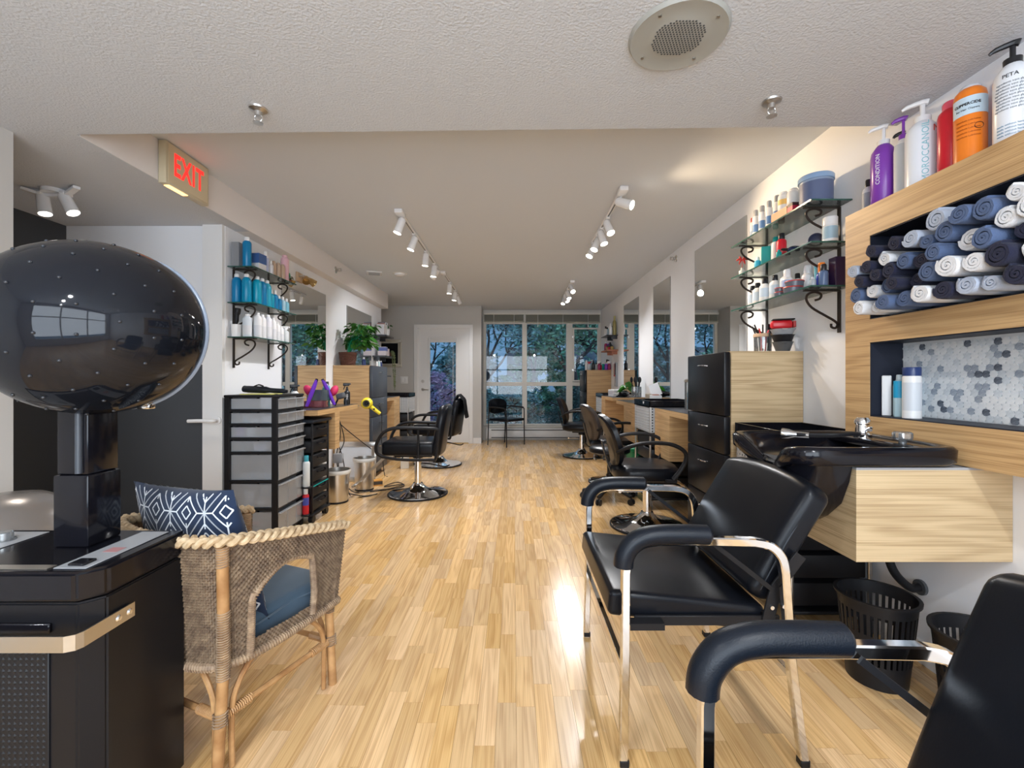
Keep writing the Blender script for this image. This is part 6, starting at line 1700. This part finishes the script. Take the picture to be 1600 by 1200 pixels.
plant('tiny dried flower pot at the far end of the top left shelf', -1.885, 3.755, z, cm((.22, .07, .04), .5), .018, .028, 8, .022, .022, .035, 3, M_leaf2)
z = ZLs[1]
for i in range(7):
    xx, yy = ((-1.985, 3.21), (-1.915, 3.21), (-1.885, 3.285), (-1.885, 3.352), (-1.885, 3.418), (-1.955, 3.30), (-1.955, 3.38))[i]
    bottle('big blue bottle with white cap, %s of the group on the middle left shelf' % ORD[i], xx, yy, z, .032, .205, (BL, (.0, .25, .46), CY_, BL, (.02, .34, .50), BL, CY_)[i], WH, 'round', 'big blue bottles on the middle left shelf', capf=.90)
for i in range(5):
    bottle('smaller blue bottle with white cap, %s towards the mirror' % ORD[i], -1.89, 3.487+.058*i, z, .023, (.15, .155, .125, .125, .12)[i], (CY_, BL, BL, (.35, .55, .66), (.2, .48, .6))[i], WH, 'round', 'small blue bottles on the middle left shelf', capf=.80)
z = ZLs[2]
t = thing('brush_cup', 'white cup holding a fat black brush at the near end of the lowest left shelf', 'cup', (-1.985, 3.205, z+.0004))
b = bmn(); lathe(b, [(0, 0), (.031, 0), (.033, .088), (.030, .088), (.028, .004), (0, .004)], 24); obj('cup', b, M_white, t)
o = thing('hair_brush', 'fat black brush standing in the white cup', 'brush', (-1.985, 3.205, z+.006))
b = bmn(); tube(b, spl([(0, 0, 0), (0, 0, .09), (.003, 0, .15), (.012, 0, .20)], 4), [.008]*5+[.015]*4+[.021]*3+[.018], 10); obj('bristles', b, M_blackm, o)
for i, (xx, yy, hh, rr_, cc) in enumerate(((-1.92, 3.225, .165, .030, (.62, .68, .74)), (-1.885, 3.295, .185, .028, WH), (-1.885, 3.355, .18, .028, WH), (-1.885, 3.43, .19, .032, (.74, .74, .80)), (-1.885, 3.505, .175, .026, WH), (-1.885, 3.567, .15, .024, WH), (-1.885, 3.625, .125, .023, WH), (-1.955, 3.30, .18, .028, WH), (-1.955, 3.38, .18, .028, WH))):
    bottle('white salon bottle, %s in the row on the lowest left shelf' % ORD[i], xx, yy, z, rr_, hh, cc, WH, 'round', 'white bottles on the lowest left shelf', band=(.1, .5, (.66, .67, .70)), capf=.93)
bottle('clear spray bottle at the far end of the lowest left shelf', -1.89, 3.70, z, .030, .135, (.60, .64, .66), WH, 'spray')

# ---- drawer tower: contents and things on top
tx, ty = TOWER
def zin(k): return zb[k][0]+.003
bottle('small blue-grey jar lying low in the second drawer of the tower', tx+.12, ty+.07, zin(1), .03, .05, (.45, .55, .6), WH, 'jar', cat='jar')
for k, xx in enumerate((.185, .215)):
    t = thing('cotton_roll', 'round cotton roll in the second drawer, %s one' % ('left', 'right')[k], 'roll', (tx+xx, ty+.06, zin(1)+.0165))
    b = bmn(); cyl(b, (0, -.03, 0), (0, .03, 0), .016, n=18); obj('roll', b, M_white, t)
carton('white packet in the second drawer of the tower', tx+.29, ty+.07, zin(1), .10, .05, .045, (.75, .74, .75))
carton('purple carton standing in the third drawer of the tower', tx+.085, ty+.065, zin(2), .055, .05, .062, (.25, .12, .45))
bottle('white tub in the third drawer of the tower', tx+.155, ty+.065, zin(2), .033, .06, WH, WH, 'tub', cat='tub')
t = carton('white card lettered fast in the fourth drawer of the tower', tx+.235, ty+.035, zin(3), .09, .004, .048, (.78, .76, .82), 0, name='card', cat='card')
text('fast!', .034, cm((.30, .12, .45), .5), t, Matrix.Translation((0, -.0026, .025)))
carton('brown carton in the fourth drawer of the tower', tx+.32, ty+.07, zin(3), .05, .06, .06, (.35, .20, .10))
t = thing('folded_cloth', 'folded pale blue cloth in the fifth drawer of the tower', 'cloth', (tx+.185, ty+.10, zin(4)))
b = bmn(); cushion(b, -.145, .145, -.07, .07, 0, .022, .009, .004); obj('lower_fold', b, cm((.58, .68, .74), .8), t)
b = bmn(); cushion(b, -.12, .13, -.06, .06, .024, .038, .006, .004); obj('upper_fold', b, cm((.66, .74, .80), .8), t)
for k, xx in enumerate((.10, .125, .15)):
    o = thing('glove_roll', 'white rolled glove standing in the sixth drawer, %s from the left' % ORD[k], 'glove', (tx+xx+.02, ty+.055, zin(5)))
    b = bmn(); tube(b, [(0, 0, 0), (.004, 0, .05), (-.004, 0, .105)], .012, 8); obj('roll', b, M_white, o)
bottle('dark bottle with white label in the sixth drawer of the tower', tx+.23, ty+.06, zin(5), .026, .11, (.12, .12, .15), BK, 'round', band=(.1, .4, WH))
t = thing('cable_bundle', 'dark bundle of cords with a red plug in the bottom drawer', 'cable', (tx+.20, ty+.12, zin(6)))
b = bmn(); rr2 = random.Random(9); tube(b, spl([(rr2.uniform(-.11, .11), rr2.uniform(-.06, .06), .012+rr2.random()*.06) for _ in range(16)], 4), .009, 6); obj('cord', b, M_dgrey, t)
b = bmn(); box(b, -.02, .03, -.09, -.06, .05, .075, .006, 2); obj('plug', b, M_red, t)
t = thing('clipboard', 'yellow folder lying on the drawer tower', 'folder', (tx+.20, ty+.12, 1.0225))
b = bmn(); box(b, -.12, .10, -.07, .09, 0, .006); obj('folder_body', b, cm((.70, .66, .20), .6), t, False)
t = thing('hair_straightener', 'black hair straightener in a pouch on top of the drawer tower', 'straightener', (tx+.20, ty+.10, 1.030), -.08)
b = bmn(); pp = spl([(-.13, 0, .034), (-.09, 0, .030), (0, .02, .026), (.10, .04, .018), (.17, .05, .014)], 4); tube(b, pp, [.012]+[.024]*3+[.025]*6+[.018]*5+[.012]*2, 12)
for v in b.verts: v.co.z = max(v.co.z, .001)
obj('pouch', b, M_leatherb, t)
b = bmn(); tube(b, spl([(-.05, 0, .05), (-.02, .01, .062), (.02, .0, .052)], 4), .005, 6); obj('strap', b, M_blackm, t)
bottle('black spray bottle with white lower half behind the drawer tower', -1.76, 3.60, .89, .030, .20, WH, BK, 'spray')

# ---- black drawer trolley below the left counter
t = thing('drawer_trolley', 'black plastic drawer trolley on casters beside the clear drawer tower', 'trolley', (-1.755, 3.66, 0))
b = bmn()
for x in (-.17, .165):
    for y in (-.155, .14): box(b, x, x+.015, y, y+.015, .065, .785, .003, 1)
for x in (-.17, .165):
    for y in (-.155, .14):
        pass
obj('corner_posts', b, M_blackm, t)
b = bmn(); cushion(b, -.19, .20, -.175, .175, .785, .812, .012, .010); obj('lid', b, M_leatherb, t, True, 60)
b = bmn(); box(b, -.18, .19, -.165, .165, .055, .075, .006, 2); obj('base_tray', b, M_blackm, t)
for k in range(6):
    z0_ = .09+k*.115
    b = bmn(); box(b, -.15, .175, -.15, .15, z0_, z0_+.098, .01, 3); dr = obj('drawer', b, M_blackm, t)
    b = bmn(); tube(b, spl([(.175, -.07, z0_+.075), (.195, -.06, z0_+.07), (.198, 0, z0_+.068), (.195, .06, z0_+.07), (.175, .07, z0_+.075)], 3), .006, 6); obj('pull', b, M_black, dr)
b = bmn(); box(b, .176, .180, -.14, .14, .285, .291); obj('turquoise_strip', b, cm((.0, .45, .42), .4), t, False)
for x in (-.14, .16):
    for y in (-.125, .125):
        b = bmn()
        for s in (-1, 1): cyl(b, (x+s*.006, y, .029), (x+s*.018, y, .029), .028, n=16)
        cyl(b, (x, y, .03), (x, y, .057), .007, n=8); obj('caster', b, M_blackm, t)
b = bmn(); box(b, -.10, .03, -.21, -.166, .44, .452, .003, 1); box(b, -.10, .03, -.212, -.208, .44, .48); obj('side_shelf', b, M_blackm, t)
b = bmn(); box(b, -.02, .17, -.215, -.166, .075, .087, .003, 1); obj('side_shelf', b, M_blackm, t)
# these two stand between tower and trolley
bottle('white bottle with teal cap on the side shelf of the black trolley', -1.61, 3.475, .30, .026, .24, (.72, .78, .80), (.05, .35, .45), 'can', capf=.82)
b = bmn(); box(b, -.03, .035, -.03, .03, -.012, 0, .003, 1); o = obj('side_shelf', b, M_blackm, t); o.location = (.145, -.185, .3)
bottle('red and blue bottle with white cap low on the side shelf of the trolley', -1.615, 3.475, .087, .024, .20, RD, WH, 'can', capf=.78, band=(.35, .65, (.06, .08, .40)))

# ---- on the left counter
z = .89
t = thing('tool_caddy', 'clear red-tinted caddy on the left counter holding irons', 'holder', (-1.71, 3.86, z+.0005))
b = bmn()
for q in ((-.09, .09, -.05, -.047), (-.09, .09, .047, .05), (-.09, -.087, -.05, .05), (.087, .09, -.05, .05), (-.0015, .0015, -.05, .05)): box(b, *q, 0, .055)
box(b, -.09, .09, -.05, .05, 0, .003); obj('tray', b, glassy('red_tinted_acrylic', (.75, .45, .48), .2, .02, .35, (.45, .16, .18)), t, False)
b = bmn()
for q in ((-.09, .09, .03, .033), (-.09, .09, .06, .063)): box(b, *q, .056, .15)
obj('upright', b, glassy('smoke_acrylic', (.6, .65, .68), .2, .02, .3, (.2, .25, .28)), t, False)
def flat_iron(lab, p0, p1):
    p0, p1 = Vector(p0), Vector(p1); t = thing('flat_iron', lab, 'flat iron', p0, 0, 'purple flat irons')
    d = p1-p0
    for s, nm in ((-1, 'arm'), (1, 'arm')):
        o_ = Vector((0, s*.010, 0))
        b = bmn(); tube(b, [o_, o_+d*.4, o_*1.3+d*.75, o_+d], [.010, .014, .013, .009], 10); obj(nm, b, cm((.13, .03, .42), .25), t)
    b = bmn(); tube(b, [d*.95, d*1.04], .012, 10); obj('end_cap', b, M_blackm, t)
flat_iron('purple flat iron leaning left on the left counter', (-1.75, 3.78, z+.012), (-1.705, 3.87, z+.235))
flat_iron('purple flat iron leaning right on the left counter', (-1.615, 4.03, z+.014), (-1.685, 3.95, z+.235))
bottle('clear green bottle between the two purple flat irons', -1.72, 4.10, z, .034, .20, (.02, .16, .13), SI, 'round', capf=.9)
bottle('teal bottle behind the right flat iron', -1.77, 4.20, z, .03, .15, (.02, .22, .24), BK, 'round')
bottle('light blue spray can at the back of the left counter', -1.80, 4.30, z, .034, .22, (.15, .45, .65), BK, 'can')
def round_brush(lab, x, y, z0, x1, y1, z1, col):
    t = thing('round_brush', lab, 'brush', (x, y, z0), 0, 'red round brushes'); d = Vector((x1-x, y1-y, z1-z0))
    b = bmn(); tube(b, [Vector((0, 0, 0)), d*.6], .008, 8); obj('handle', b, M_blackm, t)
    b = bmn(); M = Matrix.Translation(d*.8) @ d.to_track_quat('Z', 'Y').to_matrix().to_4x4(); ell(b, (0, 0, 0), .034, .034, .055, 18, 12, M); obj('bristle_head', b, col, t)
M_mag = cm((.55, .02, .10), .6)
round_brush('red round brush leaning towards the drawer tower', -1.74, 3.98, z+.02, -1.80, 3.88, z+.175, M_mag)
round_brush('red round brush leaning towards the spray bottle', -1.70, 4.08, z+.02, -1.655, 4.16, z+.165, M_mag)
t = thing('neck_duster', 'dark grey duster head beside the right red brush', 'brush', (-1.60, 4.13, z+.085))
b = bmn(); box(b, -.035, .045, -.025, .025, -.025, .03, .014, 3, Matrix.Rotation(-.25, 4, 'Y')); obj('head', b, M_dgrey, t)
b = bmn(); tube(b, [(-.02, 0, -.02), (-.05, 0, -.083)], .008, 8); obj('handle', b, M_blackm, t)
bottle('two-tone black jar on the left counter edge', -1.60, 4.27, z, .022, .045, BK, BK, 'jar', cat='jar')
t = bottle('slim black spray bottle with white lettering at the end of the left counter', -1.615, 4.335, z, .029, .205, BK, BK, 'spray', capf=.66)
text('VINES', .026, M_inkw, t, Matrix.Translation((0, 0, .065)), wrap=.0297, turn=1, phi=.1)
# yellow dryer hung in a ring at the counter's end
t = thing('hair_dryer', 'bright yellow hair dryer hanging at the end of the left counter', 'hair dryer', (-1.455, 4.45, .895), .15)
M_yel = cm((.80, .62, .03), .25)
b = bmn(); M = Matrix.Rotation(PI/2, 4, 'X') @ Matrix.Rotation(.0, 4, 'Y'); lathe(b, [(0, -.085), (.030, -.085), (.036, -.05), (.050, -.01), (.057, .025), (.054, .055), (.040, .070), (.026, .072)], 28, M); obj('barrel', b, M_yel, t)
b = bmn(); lathe(b, [(0, .060), (.027, .060), (.027, .073), (.034, .074), (.034, .070)], 22, M); lathe(b, [(.008, .066), (.014, .074), (.018, .066)], 16, M); obj('air_grille', b, M_blackm, t)
b = bmn(); tube(b, spl([(.035, -.02, -.03), (.075, -.02, -.065), (.125, -.015, -.105)], 4), [.020, .020, .019, .019, .018, .018, .017, .017, .015], 12); obj('handle', b, M_yel, t)
b = bmn(); box(b, .062, .078, -.045, -.037, -.066, -.048, .002, 1); obj('switch', b, M_blackm, t)
t = thing('dryer_ring', 'wire ring holder carrying the yellow hair dryer', 'holder', (-1.548, 4.425, .870))
b = bmn(); tube(b, spl([(-.02, -.02, 0), (.02, .01, 0), (.045, .03, -.012), (.09, .065, -.014)], 4), .004, 6); obj('ring', b, M_chrome, t)
t = thing('power_cord', 'black cords hanging under the left counter and coiled on the floor', 'cable', (-1.70, 4.30, 0))
cords = [[(.0, 0, .842), (.02, .04, .6), (-.01, .02, .40), (.03, .0, .22), (.12, .12, .02), (.30, .25, .008), (.45, .30, .008), (.54, .44, .008), (.42, .60, .008), (.34, .40, .008), (.52, .50, .008), (.40, .27, .008), (.26, .18, .008)],
         [(-.03, .05, .842), (.04, .08, .55), (.0, .05, .38), (.05, -.03, .10), (.22, .02, .010), (.36, .08, .010)],
         [(-.12, .0, .842), (.0, .3, .60), (.12, .66, .36)], [(.03, -.02, .842), (-.02, .02, .62), (.06, .0, .36), (.10, .06, .012), (.26, -.02, .010), (.36, .10, .010)]]
for c in cords:
    b = bmn(); tube(b, spl(c, 8), .0045, 6); obj('cord', b, M_blackm, t)
b = bmn(); box(b, -.03, .06, -.02, .02, .33, .42, .006, 2); obj('plug_block', b, M_grey, t)
# dryer cord down the cabinet front
t = thing('power_cord', 'thin black cord looping down the front of the left tall cabinet', 'cable', (-1.57, 4.90, 0))
b = bmn(); tube(b, spl([(.08, -.30, .83), (.045, .10, .84), (.012, .30, .80), (.012, .38, .70), (.012, .38, .35), (.05, .36, .02), (.10, .30, .008)], 6), .004, 6); obj('cord', b, M_blackm, t)

# steel bins, leaning frame, small box
def steel_bin(lab, x, y, r, h):
    t = thing('waste_bin', lab, 'bin', (x, y, 0)); b = bmn()
    lathe(b, [(0, .001), (r*.82, .001), (r*.84, .01), (r, h-.008), (r+.006, h-.004), (r+.004, h), (r-.003, h), (r*.80, .012), (0, .012)], 32); obj('shell', b, M_steel, t)
    b = bmn(); lathe(b, [(r*.83, .0005), (r*.85+.003, .002), (r*.85+.003, .016), (r*.83, .016)], 32); obj('base_ring', b, M_blackm, t)
    b = bmn(); lathe(b, [(r-.004, h-.03), (r+.0065, h-.0), (r+.0075, h-.002), (r+.0075, h-.03), (r+.004, h-.035)], 32); obj('bag_rim', b, cm((.75, .75, .72), .4), t)
steel_bin('brushed steel waste bin nearer the black trolley on the left', -1.635, 4.14, .115, .30)
steel_bin('brushed steel waste bin in front of the leaning picture frame', -1.535, 4.60, .105, .33)
t = thing('picture_frame', 'large silver picture frame leaning against the left tall cabinet', 'frame', (-1.83, 4.945, 0))
M = Matrix.Rotation(D2R(-7), 4, 'X')
b = bmn()
for q in ((-.16, .30, 0, .055), (-.16, .30, .385, .44)): box(b, q[0], q[1], -.012, .012, q[2], q[3], .004, 2, M)
for q in ((-.16, -.105, .055, .385), (.245, .30, .055, .385)): box(b, q[0], q[1], -.012, .012, q[2], q[3], .004, 2, M)
obj('moulding', b, M_steel, t)
b = bmn(); box(b, -.105, .245, -.002, .004, .055, .385, 0, 1, M); obj('print', b, cm((.62, .66, .72), .3), t, False)
carton('small orange and black carton in front of the leaning frame', -1.46, 4.79, 0, .10, .07, .06, (.65, .30, .05), .4, (.2, .8, (.05, .04, .03)))
carton('small white carton on the floor behind the near left chair', -1.40, 5.75, 0, .10, .16, .14, (.70, .66, .58), .2)

# ---- left wall ledges with books and plants, framed black screen
wall_ledge('upper charcoal ledge at the end of the left mirror wall', XL+.001, XL+.20, 6.42, 6.83, 1.775, .022, M_counter)
wall_ledge('middle charcoal ledge at the end of the left mirror wall', XL+.001, XL+.20, 6.42, 6.83, 1.475, .022, M_counter)
for i in range(6):
    o = thing('book', 'upright magazine, %s from the mirror on the upper charcoal ledge' % ORD[i], 'book', (XL+.11, 6.45+.030*i, 1.7755), 0, 'magazines on the upper charcoal ledge')
    hh = .15+.02*(i % 3); b = bmn(); box(b, -.055, .055, -.011, .011, 0, hh, .001, 1); obj('cover', b, cm(((.5, .5, .52), (.25, .1, .08), (.12, .12, .14), (.6, .55, .5), (.05, .05, .06), (.4, .42, .45))[i], .4), o, False)
    b = bmn(); box(b, -.053, .0555, -.009, .009, .002, hh-.002); obj('pages', b, M_white, o, False)
plant('white pot with a small green plant on the upper charcoal ledge', XL+.13, 6.74, 1.775, M_white, .032, .11, 9, .05, .045, .06, 5, M_leaf)
carton('white box with blue flower print on the middle charcoal ledge', XL+.11, 6.55, 1.475, .12, .10, .13, (.70, .62, .64), .05, (.55, .95, (.12, .16, .42)))
carton('pale pink box beside the trailing plant on the middle ledge', XL+.11, 6.66, 1.475, .12, .07, .11, (.66, .54, .54), 0)
# trailing plant
t = thing('trailing_plant', 'grey-green trailing plant hanging from the middle charcoal ledge', 'plant', (XL+.165, 6.77, 1.4754))
b = bmn(); lathe(b, [(0, 0), (.025, 0), (.034, .06), (.03, .06), (0, .05)], 20); obj('pot', b, M_pot, t)
rr3 = random.Random(8)
for k in range(12):
    b = bmn(); a = rr3.uniform(-1.2, 1.2); L = rr3.uniform(.25, .50)
    pts = spl([(0, 0, .055), (.04*math.cos(a), .04*math.sin(a), .085), (.055*math.cos(a)+.01, .05*math.sin(a), -.05), (.05+.02*math.cos(a), .03*math.sin(a), -L)], 5); tube(b, pts, .0022, 5)
    for p in pts[5:]:
        for s in (-1, 1):
            q = p+Vector((rr3.uniform(-.008, .008), s*.008, 0)); b.faces.new([b.verts.new(q), b.verts.new(q+Vector((.006, s*.007, -.010))), b.verts.new(q+Vector((0, s*.003, -.022)))])
    obj('vine', b, M_leaf2, t, False)
bottle('small blue and white figurine beside the vine basket', -1.755, 5.24, 1.29, .022, .10, NV, WH, 'round', name='figurine', cat='figurine')
for i in range(4):
    bottle('small bottle on the left tall cabinet, %s from the blue figurine' % ORD[i], -1.66+.01*(i % 2), 5.43+.045*i, 1.29, .014, .06+.012*(i % 2), (WH, (.4, .55, .6), WH, NV)[i], WH, 'round', 'small bottles on the left tall cabinet', n=12)
t = thing('framed_screen', 'black screen in an ornate silver frame on the far wall', 'picture', (-2.18, YD, 1.59))
b = bmn()
for q in ((-.25, .20, -.245, -.195), (-.25, .20, .195, .245)): box(b, q[0], q[1], -.03, -.001, q[2], q[3], .008, 2)
for q in ((-.25, -.20, -.195, .195), (.15, .20, -.195, .195)): box(b, q[0], q[1], -.03, -.001, q[2], q[3], .008, 2)
obj('moulding', b, cm((.50, .46, .38), .35, metal=.3), t)
b = bmn()
for q in ((-.20, .15, -.195, -.18), (-.20, .15, .18, .195)): box(b, q[0], q[1], -.022, -.001, q[2], q[3])
for q in ((-.20, -.185, -.18, .18), (.135, .15, -.18, .18)): box(b, q[0], q[1], -.022, -.001, q[2], q[3])
obj('inner_slip', b, cm((.60, .57, .50), .4), t, False)
b = bmn(); box(b, -.185, .135, -.008, -.001, -.18, .18); obj('screen', b, M_black, t, False)
wall_ledge('small grey ledge low on the left wall end', XL+.001, XL+.16, 6.60, 6.83, 1.19, .02, M_counter)
